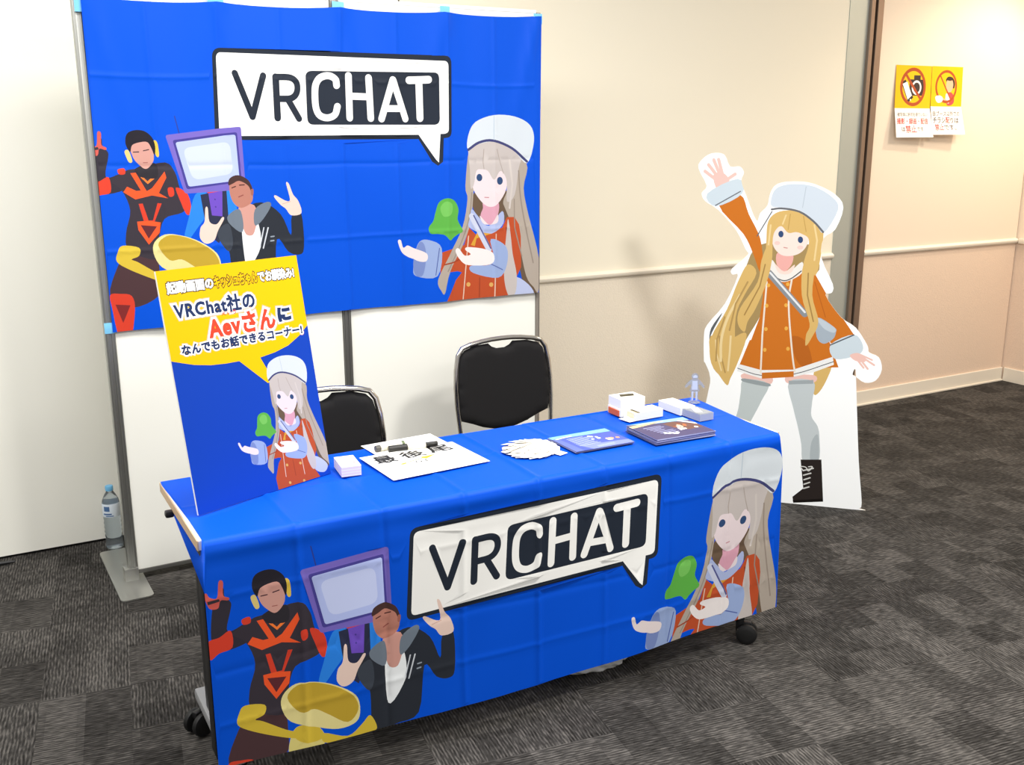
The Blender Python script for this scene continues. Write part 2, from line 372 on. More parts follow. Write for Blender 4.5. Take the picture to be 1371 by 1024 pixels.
 ('s','#eeb24e',[-4442,7865,-4460,7803,-4511,7775,-4564,7797,-4589,7857,-4571,7920,-4521,7948,-4467,7925],0),
 ('s','#eeb24e',[-3593,7939,-3611,7877,-3661,7849,-3714,7872,-3739,7932,-3721,7994,-3671,8022,-3618,7999],0),
 ('s','#eeb24e',[-4437,6945,-4455,6882,-4506,6853,-4559,6875,-4585,6936,-4566,6999,-4515,7028,-4462,7005],0),
 ('s','#eeb24e',[-3466,7051,-3484,6988,-3534,6960,-3587,6982,-3612,7042,-3594,7105,-3544,7133,-3491,7111],0),
 ('s','#eeb24e',[-4440,9774,-4458,9714,-4509,9687,-4561,9709,-4586,9769,-4568,9829,-4518,9856,-4465,9834],0),
 ('s','#eeb24e',[-3647,9854,-3664,9793,-3714,9767,-3766,9789,-3791,9848,-3773,9908,-3724,9935,-3671,9913],0),
 ('p','#cf7524',[-2659,10378,-2141,9542,-886,7820,-1786,7370,-2559,8866,-2769,9609],0),
 ('l','#b8621e',[-2616,9989,-2088,8512],36),
 ('s','#cfdde6',[-1792,7332,-886,7820,-481,7351,-645,6961,-1561,6714],0),
 ('l','#5d6268',[-1809,7312,-885,7801],55),
 ('s','#f3c8bd',[-980,6916,-667,7034,-349,6872,-370,6656,-757,6698],0),
 ('l','#f3c8bd',[-685,6768,-389,6406],80),
 ('l','#f3c8bd',[-555,6777,-218,6368],79),
 ('l','#f3c8bd',[-422,6826,27,6549],79),
 ('l','#f3c8bd',[-507,6945,-74,6765],71),
 ('s','#f0b3aa',[-4214,11187,-3622,11206,-3593,10743,-3896,10388,-4220,10675],0),
 ('s','#f1ede6',[-4468,10900,-4000,10328,-3645,10416,-3187,10822,-3174,10340,-3709,9983,-4070,9968,-4538,10214],0),
 ('s','#f6ddd2',[-4313,10719,-3896,10388,-3483,10701,-3639,10322,-4090,10306],0),
 ('l','#565a60',[-4488,10291,-3982,10010,-3624,10080,-3198,10432],46),
 ('l','#8c9298',[-4526,10308,-2937,8602],277),
 ('l','#e9ecee',[-4471,10310,-2942,8678],83),
 ('s','#a9b6c2',[-2425,8476,-1684,8079,-1616,7874,-1711,7584,-2080,7353,-2387,7642],0),
 ('s','#c3ced8',[-2425,8476,-1684,8079,-1704,7851,-2145,8036],0),
 ('s','#fbe5da',[-4483,11782,-4299,12339,-3771,12461,-3015,12005,-3068,11472,-3403,11130,-3954,11056,-4330,11323],0),
 ('s','#f6cfc6',[-4138,11588,-4169,11528,-4250,11502,-4334,11523,-4372,11581,-4341,11641,-4260,11668,-4176,11646],0),
 ('s','#f6cfc6',[-3181,11432,-3214,11372,-3300,11345,-3390,11367,-3430,11424,-3397,11484,-3311,11511,-3221,11489],0),
 ('s','#35507c',[-4017,11969,-4033,11888,-4084,11836,-4150,11834,-4207,11883,-4232,11964,-4217,12045,-4166,12096,-4099,12098,-4043,12050],0),
 ('s','#35507c',[-3211,11752,-3226,11671,-3276,11620,-3342,11618,-3398,11666,-3424,11746,-3408,11828,-3358,11879,-3293,11881,-3236,11832],0),
 ('l','#c98a84',[-3975,11408,-3830,11385],36),
 ('s','#dcb870',[-4712,11683,-4669,12514,-4243,12907,-3445,12923,-2624,12487,-2406,12111,-2488,10735,-2652,10266,-3120,10621,-2979,11456,-3003,11822,-3280,11998,-3515,12065,-3833,12029,-4118,12297,-4333,12154,-4447,11783,-4436,10808,-4665,10519],0),
 ('l','#eed49a',[-4568,12332,-4611,11500,-4509,10665],73),
 ('l','#eed49a',[-3967,12757,-4078,12390],63),
 ('l','#eed49a',[-2792,12374,-2644,11741,-2695,10913],71),
 ('l','#c59f58',[-3792,12807,-3842,12166],36),
 ('l','#c59f58',[-3255,12727,-3109,12093],36),
 ('s','#dcb870',[-3126,10713,-2683,10729,-2685,9425,-2360,8309,-2567,7632,-2811,7215,-2825,7713,-2712,8196,-3114,9406],0),
 ('l','#a8864c',[-2907,10350,-2882,9416,-2566,8298],55),
 ('s','#dcb870',[-4611,11500,-4441,10901,-4594,9910,-4990,8751,-5301,8158,-5417,7687,-5716,8040,-5656,8720,-4978,9895,-4865,10840],0),
 ('l','#a8864c',[-4700,10658,-4876,9709,-5456,8440],55),
 ('s','#d3dee8',[-4598,13155,-4539,13700,-4261,13957,-3692,14054,-2897,13957,-2129,13513,-1895,13025,-2402,12057,-2803,12537,-3448,12977,-4164,13072],0),
 ('l','#b6c3cf',[-3228,13943,-3314,13088],27),
 ('l','#6a6b70',[-4561,12991,-4162,13036,-3445,12923,-2847,12536,-2422,12093],81),
 ('l','#6a6b70',[-4547,12900,-5103,11857],45),
],
}
L2W=[[1.1312, -0.0022, -0.0203], [0.0485, 1.1353, 0.9385]]
R2T=[[0.8991, 0.0277, 0.2057], [0.0801, 0.8583, -0.9061]]
R2S=[[0.4135, -0.0307, -0.2712], [-0.02, 0.4236, -0.3402]]
G2T=[[0.8643, 0.0268, 0.1117], [0.0142, 0.831, -0.9534]]

# ------------------------------------------------------------------ printed artwork: flat shapes cut into the sheet that carries them
def smooth_line(P, n=4):
    Q = [tuple(2 * np.array(P[0]) - np.array(P[1]))] + list(P) + [tuple(2 * np.array(P[-1]) - np.array(P[-2]))]; Q = np.array(Q); out = []
    for i in range(1, len(Q) - 2):
        p0, p1, p2, p3 = Q[i - 1:i + 3]
        for k in range(n):
            t = k / n; out.append(tuple(0.5 * ((2 * p1) + (-p0 + p2) * t + (2 * p0 - 5 * p1 + 4 * p2 - p3) * t * t + (-p0 + 3 * p1 - 3 * p2 + p3) * t ** 3)))
    return out + [tuple(P[-1])]
def aff(M): 
    return lambda p: (M[0][0] * p[0] + M[0][1] * p[1] + M[0][2], M[1][0] * p[0] + M[1][1] * p[1] + M[1][2])
def art(name, f=None, n=4):
    """-> list of (hex, [polygons])"""
    out = []
    tone = {'R': .91, 'S': .93}.get(name, 1.0)      # the ink is a little greyer than the plain sheet
    for mode, c, flat, w in ART[name]:
        c = '#' + ''.join('%02x' % round(int(c[i:i + 2], 16) * tone) for i in (1, 3, 5))
        P = [(flat[i] / 1e4, flat[i + 1] / 1e4) for i in range(0, len(flat), 2)]; w = w / 1e4
        if mode == 's': polys = [catmull(P, n if len(P) < 20 else 3)]
        elif mode == 'r': polys = [arc_round(P, w)]
        elif mode == 'l': polys = stroke(smooth_line(P) if len(P) > 3 else P, w)
        else: polys = [P]
        if f: polys = [[f(p) for p in q] for q in polys]
        out.append((c, polys))
    return out
def ellipse(cx, cy, rx, ry, n=24, a0=0, a1=2 * PI): return [(cx + rx * math.cos(a0 + (a1 - a0) * k / n), cy + ry * math.sin(a0 + (a1 - a0) * k / n)) for k in range(n)]
def rect(x0, y0, x1, y1): return [(x0, y0), (x1, y0), (x1, y1), (x0, y1)]
_TC = {}
def glyphs(body, res=2, sp=1.0):
    """outlines of lettering as closed loops"""
    if (body, res, sp) in _TC: return _TC[(body, res, sp)]
    c = bpy.data.curves.new('lettering', 'FONT'); c.body = body; c.resolution_u = res; c.space_character = sp
    o = bpy.data.objects.new('lettering', c); COL.objects.link(o); bpy.context.view_layer.update()
    dg = bpy.context.evaluated_depsgraph_get(); ev = o.evaluated_get(dg); cu = ev.to_curve(dg)
    L = []
    for s in cu.splines:
        bp = s.bezier_points; n = len(bp); P = []
        for i in range(n):
            p0, p3 = bp[i].co, bp[(i + 1) % n].co; p1, p2 = bp[i].handle_right, bp[(i + 1) % n].handle_left
            d = (p3 - p0); ln = d.length
            if ln < 1e-6: continue
            flat = max(abs((p1 - p0).cross(d).z), abs((p2 - p0).cross(d).z)) / ln
            k = 1 if flat < .004 else (res if ln < .12 else res + 1)
            for q in range(k):
                t = q / k; v = p0 * (1 - t) ** 3 + p1 * 3 * t * (1 - t) ** 2 + p2 * 3 * t * t * (1 - t) + p3 * t ** 3
                if not P or math.hypot(P[-1][0] - v.x, P[-1][1] - v.y) > .006: P.append((v.x, v.y))
        if len(P) > 2: L.append(np.array(P))
    ev.to_curve_clear(); bpy.data.objects.remove(o); bpy.data.curves.remove(c)
    _TC[(body, res, sp)] = L
    return L
def fatten(L, off):
    A = sum(0.5 * np.sum(p[:, 0] * np.roll(p[:, 1], -1) - np.roll(p[:, 0], -1) * p[:, 1]) for p in L); sg = 1 if A > 0 else -1
    out = []
    for p in L:
        d = np.roll(p, -1, 0) - p; d /= np.linalg.norm(d, axis=1)[:, None] + 1e-9
        n1 = np.stack([d[:, 1], -d[:, 0]], 1) * sg; n0 = np.roll(n1, 1, 0); b = n0 + n1
        den = np.maximum((b * b).sum(1), .9)
        out.append(p + b * (2 / den)[:, None] * off)
    return out
def text(hexc, body, x0, y0, x1, y1, off=0.0, slope=0.0, res=2, sp=1.0):
    """lettering squeezed into a box (the box of the un-thickened letters, so outlines grow around it)"""
    L = glyphs(body, res, sp); allp = np.concatenate(L); lo, hi = allp.min(0), allp.max(0)
    if off: L = fatten(L, off)
    sc = np.array([(x1 - x0), (y1 - y0)]) / (hi - lo)
    return (hexc, ('nz', [(p - lo) * sc + np.array([x0, y0]) for p in L]))
def in_poly(C, P):
    P = np.asarray(P); m = np.zeros(len(C), bool)
    lo, hi = P.min(0), P.max(0)
    s = np.where((C[:, 0] >= lo[0]) & (C[:, 0] <= hi[0]) & (C[:, 1] >= lo[1]) & (C[:, 1] <= hi[1]))[0]
    if not len(s): return m
    x, y = C[s, 0], C[s, 1]; ins = np.zeros(len(s), bool)
    A = P; B = np.roll(P, -1, 0)
    for (ax, ay), (bx, by) in zip(A, B):
        if ay == by: continue
        c = ((ay > y) != (by > y)) & (x < (bx - ax) * (y - ay) / (by - ay) + ax)
        ins ^= c
    m[s] = ins
    return m
def in_nonzero(C, L):
    m = np.zeros(len(C), bool); al = np.concatenate(L); lo, hi = al.min(0), al.max(0)
    s = np.where((C[:, 0] >= lo[0]) & (C[:, 0] <= hi[0]) & (C[:, 1] >= lo[1]) & (C[:, 1] <= hi[1]))[0]
    if not len(s): return m
    wn = np.zeros(len(s), int); cx, cy = C[s, 0], C[s, 1]
    for P in L:
        l, h = P.min(0), P.max(0)
        q = np.where((cy >= l[1]) & (cy <= h[1]) & (cx <= h[0]))[0]
        if not len(q): continue
        x, y = cx[q], cy[q]; w_ = np.zeros(len(q), int)
        for (ax, ay), (bx, by) in zip(P, np.roll(P, -1, 0)):
            if ay == by: continue
            c = ((ay > y) != (by > y)) & (x < (bx - ax) * (y - ay) / (by - ay) + ax)
            w_ += c * (1 if by > ay else -1)
        wn[q] += w_
    m[s] = wn != 0
    return m
def sheet(outline, base, shapes, steiner=()):
    """-> verts (N,2), tris (M,3), colour index per tri, colour list"""
    V = []; E = []; bl = np.asarray(outline); blo, bhi = bl.min(0), bl.max(0)
    def loop(P):
        n0 = len(V); V.extend(P); n = len(P); E.extend((n0 + i, n0 + (i + 1) % n) for i in range(n))
    loop([tuple(p) for p in outline])
    for c, data in shapes:
        if isinstance(data, tuple):
            for P in data[1]: loop([tuple(p) for p in P])
        else:
            for P in data: loop(P)
    if len(steiner):
        st = np.asarray(steiner); ins = in_poly(st, outline)
        V.extend(map(tuple, st[ins]))
    r = delaunay_2d_cdt([Vector(v) for v in V], E, [], 0, 1e-6, False)
    P = np.array([tuple(v) for v in r[0]]); T = np.array([t for t in r[2] if len(t) == 3])
    C = P[T].mean(1)
    keep = in_poly(C, outline); T = T[keep]; C = C[keep]
    cols = [base]; ci = np.zeros(len(T), int)
    for c, data in shapes:
        if c not in cols: cols.append(c)
        k = cols.index(c)
        if isinstance(data, tuple): ci[in_nonzero(C, data[1])] = k
        else:
            for Q in data: ci[in_poly(C, Q)] = k
    # counter-clockwise
    a, b, c = P[T[:, 0]], P[T[:, 1]], P[T[:, 2]]
    cr = (b[:, 0] - a[:, 0]) * (c[:, 1] - a[:, 1]) - (b[:, 1] - a[:, 1]) * (c[:, 0] - a[:, 0])
    ok = np.abs(cr) > 1e-13; T = T[ok]; ci = ci[ok]; cr = cr[ok]
    T[cr < 0] = T[cr < 0][:, ::-1]
    return P, T, ci, cols
def sheet_obj(name, outline, base, shapes, fn, mk, parent=None, steiner=(), smooth=True, thick=0.0, back=None, flip=False):
    """cut the sheet, send every point through fn(u, v) -> (N,3), give thickness along -normal"""
    P, T, ci, cols = sheet(outline, base, shapes, steiner)
    X = fn(P[:, 0], P[:, 1])
    h = 5e-4
    N = np.cross(fn(P[:, 0] + h, P[:, 1]) - fn(P[:, 0] - h, P[:, 1]), fn(P[:, 0], P[:, 1] + h) - fn(P[:, 0], P[:, 1] - h))
    N /= np.linalg.norm(N, axis=1)[:, None] + 1e-12
    verts = [tuple(v) for v in X]; faces = [tuple(t) for t in T]; mi = list(ci); n = len(verts); norms = [tuple(v) for v in N]
    if thick:
        verts += [tuple(v) for v in X - N * thick]; faces += [tuple(v + n for v in t[::-1]) for t in T]
        bk = len(cols); cols = cols + [back or base]; mi += [bk] * len(T); norms += [tuple(-v) for v in N]
        cnt = {}
        for t in T:
            for a, b in ((t[0], t[1]), (t[1], t[2]), (t[2], t[0])): cnt[(a, b)] = 1
        for (a, b) in list(cnt):
            if (b, a) not in cnt:
                faces.append((b, a, a + n, b + n)); mi.append(bk)
    me = bpy.data.meshes.new(name); me.from_pydata(verts, [], [tuple(int(i) for i in f) for f in faces]); me.update()
    o = link(name, me, [mk(c) for c in cols], parent)
    me.polygons.foreach_set('material_index', [int(i) for i in mi])
    if smooth:
        me.polygons.foreach_set('use_smooth', [True] * len(me.polygons))
        if not thick: me.normals_split_custom_set_from_vertices(norms)
        else: me.set_sharp_from_angle(angle=math.radians(40))
    me.update()
    return o
def gridpts(x0, x1, y0, y1, step, xs=(), ys=(), dx=(-.02, -.011, -.006, -.003, 0, .003, .006, .011, .02)):
    X = list(np.arange(x0, x1 + 1e-6, step)) + [a + d for a in xs for d in dx]
    Y = list(np.arange(y0, y1 + 1e-6, step)) + [a + d for a in ys for d in dx]
    def thin(L):
        L = sorted(L); o = [L[0]]
        for v in L[1:]:
            if v - o[-1] > .0022: o.append(v)
        return o
    return [(a, b) for a in thin(X) for b in thin(Y)]

# ------------------------------------------------------------------ the room
TH = -0.0207; WY = 0.4626
def wallm(m, ext=0.0): return Matrix.Translation((0, WY, 0)) @ Matrix.Rotation(TH, 4, 'Z')
WM = wallm(0)
def wbox(s0, s1, z0, z1, d0, d1, bev=0.0):
    """a box on the back wall: s along it, d out from it into the room"""
    return add_box(bmesh.new(), ((s0 + s1) / 2, -(d0 + d1) / 2, (z0 + z1) / 2), (s1 - s0, d1 - d0, z1 - z0), bev=bev, M=WM)

def carpet_mat():
    m = bpy.data.materials.new('carpet'); m.use_nodes = True; nt = m.node_tree; b = nt.nodes['Principled BSDF']; L = nt.links.new
    def node(t, **kw):
        n = nt.nodes.new(t)
        for k, v in kw.items(): setattr(n, k, v)
        return n
    def math_(op, a, b_=None):
        n = node('ShaderNodeMath', operation=op)
        for i, v in enumerate((a, b_)):
            if v is None: continue
            if isinstance(v, (int, float)): n.inputs[i].default_value = v
            else: L(v, n.inputs[i])
        return n.outputs[0]
    tc = node('ShaderNodeTexCoord'); mp = node('ShaderNodeMapping'); mp.inputs['Rotation'].default_value = (0, 0, 0.16)
    L(tc.outputs['Object'], mp.inputs['Vector'])
    sx = node('ShaderNodeSeparateXYZ'); L(mp.outputs[0], sx.inputs[0])
    def cell(step, off):
        cx = math_('FLOOR', math_('DIVIDE', math_('ADD', sx.outputs[0], off), step)); cy = math_('FLOOR', math_('DIVIDE', math_('ADD', sx.outputs[1], off * .7), step))
        cc = node('ShaderNodeCombineXYZ'); L(cx, cc.inputs[0]); L(cy, cc.inputs[1])
        wn = node('ShaderNodeTexWhiteNoise', noise_dimensions='2D'); L(cc.outputs[0], wn.inputs['Vector']); return wn.outputs['Value']
    c1 = cell(0.125, 0.03); c2 = cell(0.25, 0.03); c3 = cell(0.0833, .01)
    dirn = math_('GREATER_THAN', c2, 0.5)
    # ribs across or along
    wob = node('ShaderNodeTexNoise'); wob.inputs['Scale'].default_value = 9; L(mp.outputs[0], wob.inputs['Vector'])
    wv = math_('MULTIPLY', wob.outputs['Fac'], 0.012)
    def rib(ax): return math_('SINE', math_('MULTIPLY', math_('ADD', sx.outputs[ax], wv), 2 * PI / 0.0095))
    mixd = node('ShaderNodeMix'); L(dirn, mixd.inputs[0]); L(rib(0), mixd.inputs[2]); L(rib(1), mixd.inputs[3])
    # yarn breakup, stretched along the rib
    def yarn(sc):
        mq = node('ShaderNodeMapping'); mq.inputs['Scale'].default_value = sc; L(mp.outputs[0], mq.inputs['Vector'])
        n = node('ShaderNodeTexNoise'); n.inputs['Scale'].default_value = 1; n.inputs['Detail'].default_value = 3; L(mq.outputs[0], n.inputs['Vector']); return n.outputs['Fac']
    my = node('ShaderNodeMix'); L(dirn, my.inputs[0]); L(yarn((170, 30, 1)), my.inputs[2]); L(yarn((30, 170, 1)), my.inputs[3])
    v = math_('ADD', math_('MULTIPLY', mixd.outputs[0], 0.16), math_('MULTIPLY', math_('SUBTRACT', my.outputs[0], 0.5), 1.5))
    v = math_('ADD', v, math_('MULTIPLY', math_('SUBTRACT', c1, 0.5), 0.27))
    v = math_('ADD', v, math_('MULTIPLY', math_('SUBTRACT', c3, 0.5), 0.16))
    v = math_('ADD', v, 0.42)
    r = node('ShaderNodeValToRGB'); L(v, r.inputs[0])
    e = r.color_ramp.elements; e[0].position = 0.0; e[0].color = hexl('#191715'); e[1].position = 1.0; e[1].color = hexl('#6a6662')
    k = r.color_ramp.elements.new(0.45); k.color = hexl('#383634')
    L(r.outputs[0], b.inputs['Base Color']); b.inputs['Roughness'].default_value = 0.95; b.inputs['Specular IOR Level'].default_value = 0.15
    bp = node('ShaderNodeBump'); bp.inputs['Strength'].default_value = 0.5; bp.inputs['Distance'].default_value = 0.003
    L(v, bp.inputs['Height']); L(bp.outputs[0], b.inputs['Normal'])
    return m
bm = bmesh.new(); add_box(bm, (1.5, -2.7, -0.05), (11, 7.4, 0.1))
tag(obj('floor', bm, carpet_mat()), kind='structure')

WALLC = mat('#f0e9d6', 0.55, kind='wall_paint', spec=0.3, bump=(220, 0.06, 0.002))
WALLP = mat('#f0efe6', 0.5, kind='wall_panel', spec=0.35)
WALLT = mat('#e6dccb', 0.7, kind='wallpaper', spec=0.25, bump=(140, 0.35, 0.004), vary=0.05, vscale=120)
WALLR = mat('#ecdcc8', 0.6, kind='wall_paint', spec=0.3, bump=(220, 0.06, 0.002))
WALLRT = mat('#e4cdb8', 0.7, kind='wallpaper', spec=0.25, bump=(140, 0.35, 0.004), vary=0.05, vscale=120)
TRIM = mat('#ebe2d2', 0.45, kind='trim_paint', spec=0.4)
STEEL = mat('#b4bbb6', 0.34, 0.5, kind='brushed_steel', bump=(60, 0.03, 0.002))
BRONZE = mat('#8d7a6c', 0.35, 0.7, kind='door_frame')
DARK = mat('#141312', 0.6, kind='dark_gap')
HW = 2.9
st = lambda n, bm, m, sm=False: tag(obj(n, bm, m, smooth=sm), kind='structure')
st('wall_back_left', wbox(-3.6, 1.322, 0.012, HW, -0.1, 0), WALLP)
st('trim_1', wbox(-3.6, 1.322, 0, 0.012, -0.1, -0.012), DARK)
st('trim_2', wbox(1.322, 1.330, 0, HW, -0.1, -0.01), DARK)
st('wall_back_center', wbox(1.330, 3.945, 0.924, HW, -0.1, 0), WALLC)
st('wall_back_lower', wbox(1.330, 3.945, 0, 0.924, -0.1, 0), WALLT)
def rail(s0, s1, z=0.924):
    prof = [(0, -.017), (.006, -.017), (.010, -.012), (.015, -.010), (.019, -.003), (.019, .006), (.012, .012), (.007, .017), (0, .017)]
    bm = bmesh.new(); A = [bm.verts.new(WM @ Vector((s0, -d, z + h))) for d, h in prof]; B = [bm.verts.new(WM @ Vector((s1, -d, z + h))) for d, h in prof]
    for k in range(len(prof)): bm.faces.new((A[k], A[(k + 1) % len(A)], B[(k + 1) % len(A)], B[k]))
    bm.faces.new(A[::-1]); bm.faces.new(B); bmesh.ops.recalc_face_normals(bm, faces=bm.faces)
    return bm
st('trim_3', rail(1.330, 3.945), TRIM, True)
st('baseboard_back', wbox(1.330, 3.945, 0, 0.092, 0, 0.010, 0.002), TRIM)
st('trim_4', wbox(3.945, 4.088, 0, HW, -0.1, 0.004), STEEL)
st('trim_5', wbox(4.088, 4.118, 0, HW, -0.1, 0.022, 0.003), BRONZE)
st('trim_6', wbox(4.118, 4.144, 0, HW, -0.1, -0.03), DARK)
st('trim_7', wbox(4.144, 4.190, 0, HW, -0.1, 0.016, 0.003), BRONZE)
st('wall_back_right', wbox(4.190, 5.575, 0.924, HW, -0.1, 0), WALLR)
st('wall_back_right_lower', wbox(4.190, 5.575, 0, 0.924, -0.1, 0), WALLRT)
st('trim_8', rail(4.190, 5.575), TRIM, True)
st('baseboard_right', wbox(4.190, 5.575, 0, 0.090, 0, 0.011, 0.003), TRIM)
st('trim_9', wbox(4.190, 5.575, 0.0, 0.010, 0.011, 0.020, 0.002), TRIM)
CX, CY = 5.57, 0.347
st('wall_side', box((CX + 0.05 + 0.012, CY - 1.6 + .0, (HW + .924) / 2), (0.1, 3.3, HW - .924), rz=0.0), WALLR)
st('wall_side_lower', box((CX + 0.05 + 0.012, CY - 1.6, .462), (0.1, 3.3, .924)), WALLRT)
st('baseboard_side', box((CX + 0.0065, CY - 1.62, .045), (0.011, 3.2, .09), bev=.003), TRIM)
bm = bmesh.new(); add_box(bm, (CX + 0.003, CY - 1.62, .924), (0.018, 3.2, .034), bev=.006); st('trim_10', bm, TRIM, True)

# ------------------------------------------------------------------ wall posters
def poster(name, label, x0, x1, z0, z1, shapes, curl, seed):
    W_, H_ = x1 - x0, z1 - z0
    def fn(u, v):
        t = np.clip(1 - v / H_, 0, 1)
        d = 0.003 + curl * t ** 2.2 + 0.004 * np.sin(u / W_ * PI) * t + np.where(t > .86, (t - .86) * .10, 0) * (.4 + u / W_)
        return np.stack([x0 + u + 0 * v, WY + TH * (x0 + u) - d, z0 + v + 0.012 * t ** 3 * 0], 1)
    st_ = [(a, b) for a in np.linspace(0.02, W_ - .02, 8) for b in np.linspace(.01, H_ - .01, 30)]
    o = sheet_obj(name, rect(0, 0, W_, H_), '#f7f3ee', shapes, fn, paper_mat, steiner=st_)
    return tag(o, label, 'poster', 'paper notices on the right wall')
YE = '#f2b800'; BR = '#a8481c'; RE = '#d8403c'; BK = '#3a2c28'
w1, h1 = 0.292, 0.398
k1 = [(YE, [rect(0, .162, w1, h1)]),
      (BK, [arc_round(rect(.115, .232, .235, .322), .006), rect(.150, .318, .205, .345)]),
      ('#f7f3ee', [ellipse(.175, .277, .040, .040)]), (BK, [ellipse(.175, .277, .028, .028)]),
      (BK, [[(.048, .305), (.082, .320), (.150, .222), (.108, .192)]]), ('#f7f3ee', [[(.060, .296), (.096, .309), (.138, .233), (.104, .210)]]),
      ('#f7f3ee', [ellipse(.127, .209, .005, .005)]),
      (BR, [ellipse(.146, .28, .106, .106)[::1] + [(.252, .28)] + ellipse(.146, .28, .087, .087)[::-1] + [(.233, .2800001)]][:0] or []),
      ]
def ring(c, cx, cy, r, wd, n=40):
    P = [(cx + r * math.cos(2 * PI * k / n), cy + r * math.sin(2 * PI * k / n)) for k in range(n + 1)]
    return (c, stroke(P, wd, 3))
k1 = k1[:-1] + [ring(BR, .146, .28, .097, .019), (BR, stroke([(.082, .350), (.212, .212)], .017)),
      text(BK, '被写体に許可を得ていない', .022, .117, .270, .138, .012, res=1),
      text(RE, '撮影・録画・配信', .018, .074, .274, .107, .02, res=1),
      text(BK, 'は', .052, .034, .078, .058, .02, res=1), text(RE, '禁止', .084, .026, .168, .066, .02, res=1), text(BK, 'です', .176, .034, .230, .058, .02, res=1)]
poster('wall_poster', 'yellow and white notice with crossed-out camera on right wall', 4.337, 4.629, 1.578, 1.976, k1, 0.035, 1)
w2, h2 = 0.265, 0.385
k2 = [(YE, [rect(0, .160, w2, h2)]),
      (BK, [catmull([(.128, .318), (.150, .330), (.185, .322), (.205, .290), (.192, .262), (.130, .300)])]),
      ('#efb08e', [catmull([(.128, .280), (.140, .312), (.175, .312), (.190, .285), (.180, .252), (.158, .240), (.138, .250)])]),
      (BK, [catmull([(.126, .314), (.148, .328), (.180, .322), (.176, .308), (.150, .306)])]),
      ('#c8484a', [catmull([(.140, .235), (.175, .240), (.200, .215), (.195, .180), (.160, .165), (.135, .172), (.140, .205)])]),
      ('#f7f3ee', [catmull([(.128, .228), (.145, .232), (.165, .195), (.150, .178), (.128, .190)])]),
      ('#efb08e', [stroke([(.100, .200), (.130, .190)], .018)[0]]),
      ring(BR, .130, .272, .086, .015), (BR, stroke([(.078, .330), (.165, .208)], .010)),
      ('#fbf8f2', [catmull([(.040, .215), (.072, .222), (.100, .212), (.098, .190), (.066, .180), (.046, .192)])]),
      text(BK, '自ブース以外での', .018, .105, .248, .134, .014, res=1),
      text(BK, 'チラシ', .018, .066, .118, .098, .02, res=1), text(RE, '配', .124, .066, .158, .098, .02, res=1), text(BK, 'りは', .166, .066, .238, .096, .02, res=1),
      text(RE, '禁止', .030, .024, .100, .060, .02, res=1), text(BK, 'です。', .106, .026, .205, .056, .02, res=1)]
poster('wall_poster', 'yellow and white notice with crossed-out person handing paper', 4.632, 4.897, 1.592, 1.977, k2, 0.04, 2)

# ------------------------------------------------------------------ display partition
ALU = mat('#a9aaa6', 0.35, 0.85, kind='aluminium'); ALUD = mat('#777672', 0.4, 0.6, kind='aluminium_dark')
PANEL = mat('#f3f3ec', 0.45, kind='display_board', spec=0.35)
pt = thing('display_partition', 'white freestanding partition boards behind the booth holding the wall banner', 'partition', (0.87, 0, 0))
rel = lambda bm: (bmesh.ops.translate(bm, vec=(-0.87, 0, 0), verts=bm.verts), bm)[1]
def post(x, wd, m):
    bm = bmesh.new(); add_box(bm, (x, 0.018, 1.05), (wd, 0.034, 2.08), bev=.005)
    for s in (-1, 1): add_box(bm, (x + s * wd * .22, 0.0, 1.05), (wd * .16, 0.006, 2.07), bev=.001)
    obj('post', rel(bm), m, pt, True)
post(-0.005, .034, ALU); post(0.874, .034, ALUD); post(1.752, .018, mat('#a39b93', 0.4, 0.4, kind='aluminium_warm'))
for a, b in ((0.013, 0.856), (0.892, 1.741)):
    p = obj('panel', rel(box(((a + b) / 2, 0.018, 1.065), (b - a, 0.022, 2.05), bev=.002)), PANEL, pt)
    obj('bottom_rail', rel(box(((a + b) / 2, 0.018, 0.033), (b - a, 0.028, 0.016), bev=.003)), ALUD, p)
    obj('top_rail', rel(box(((a + b) / 2, 0.018, 2.092), (b - a, 0.026, 0.014), bev=.003)), PANEL, p)
for x in (-0.022, 0.874, 1.752):
    bm = bmesh.new(); P = arc_round([(x - .057, -.168), (x + .057, -.168), (x + .057, .335), (x - .057, .335)], .022)
    add_prism(bm, P, lambda u, v, d: (u, v, .0015 + d), .005); add_box(bm, (x + .01, .018, .03), (.05, .05, .05), bev=.004)
    obj('foot_plate', rel(bm), mat('#b3b3ae', 0.35, 0.8, kind='foot_steel'), pt, True)

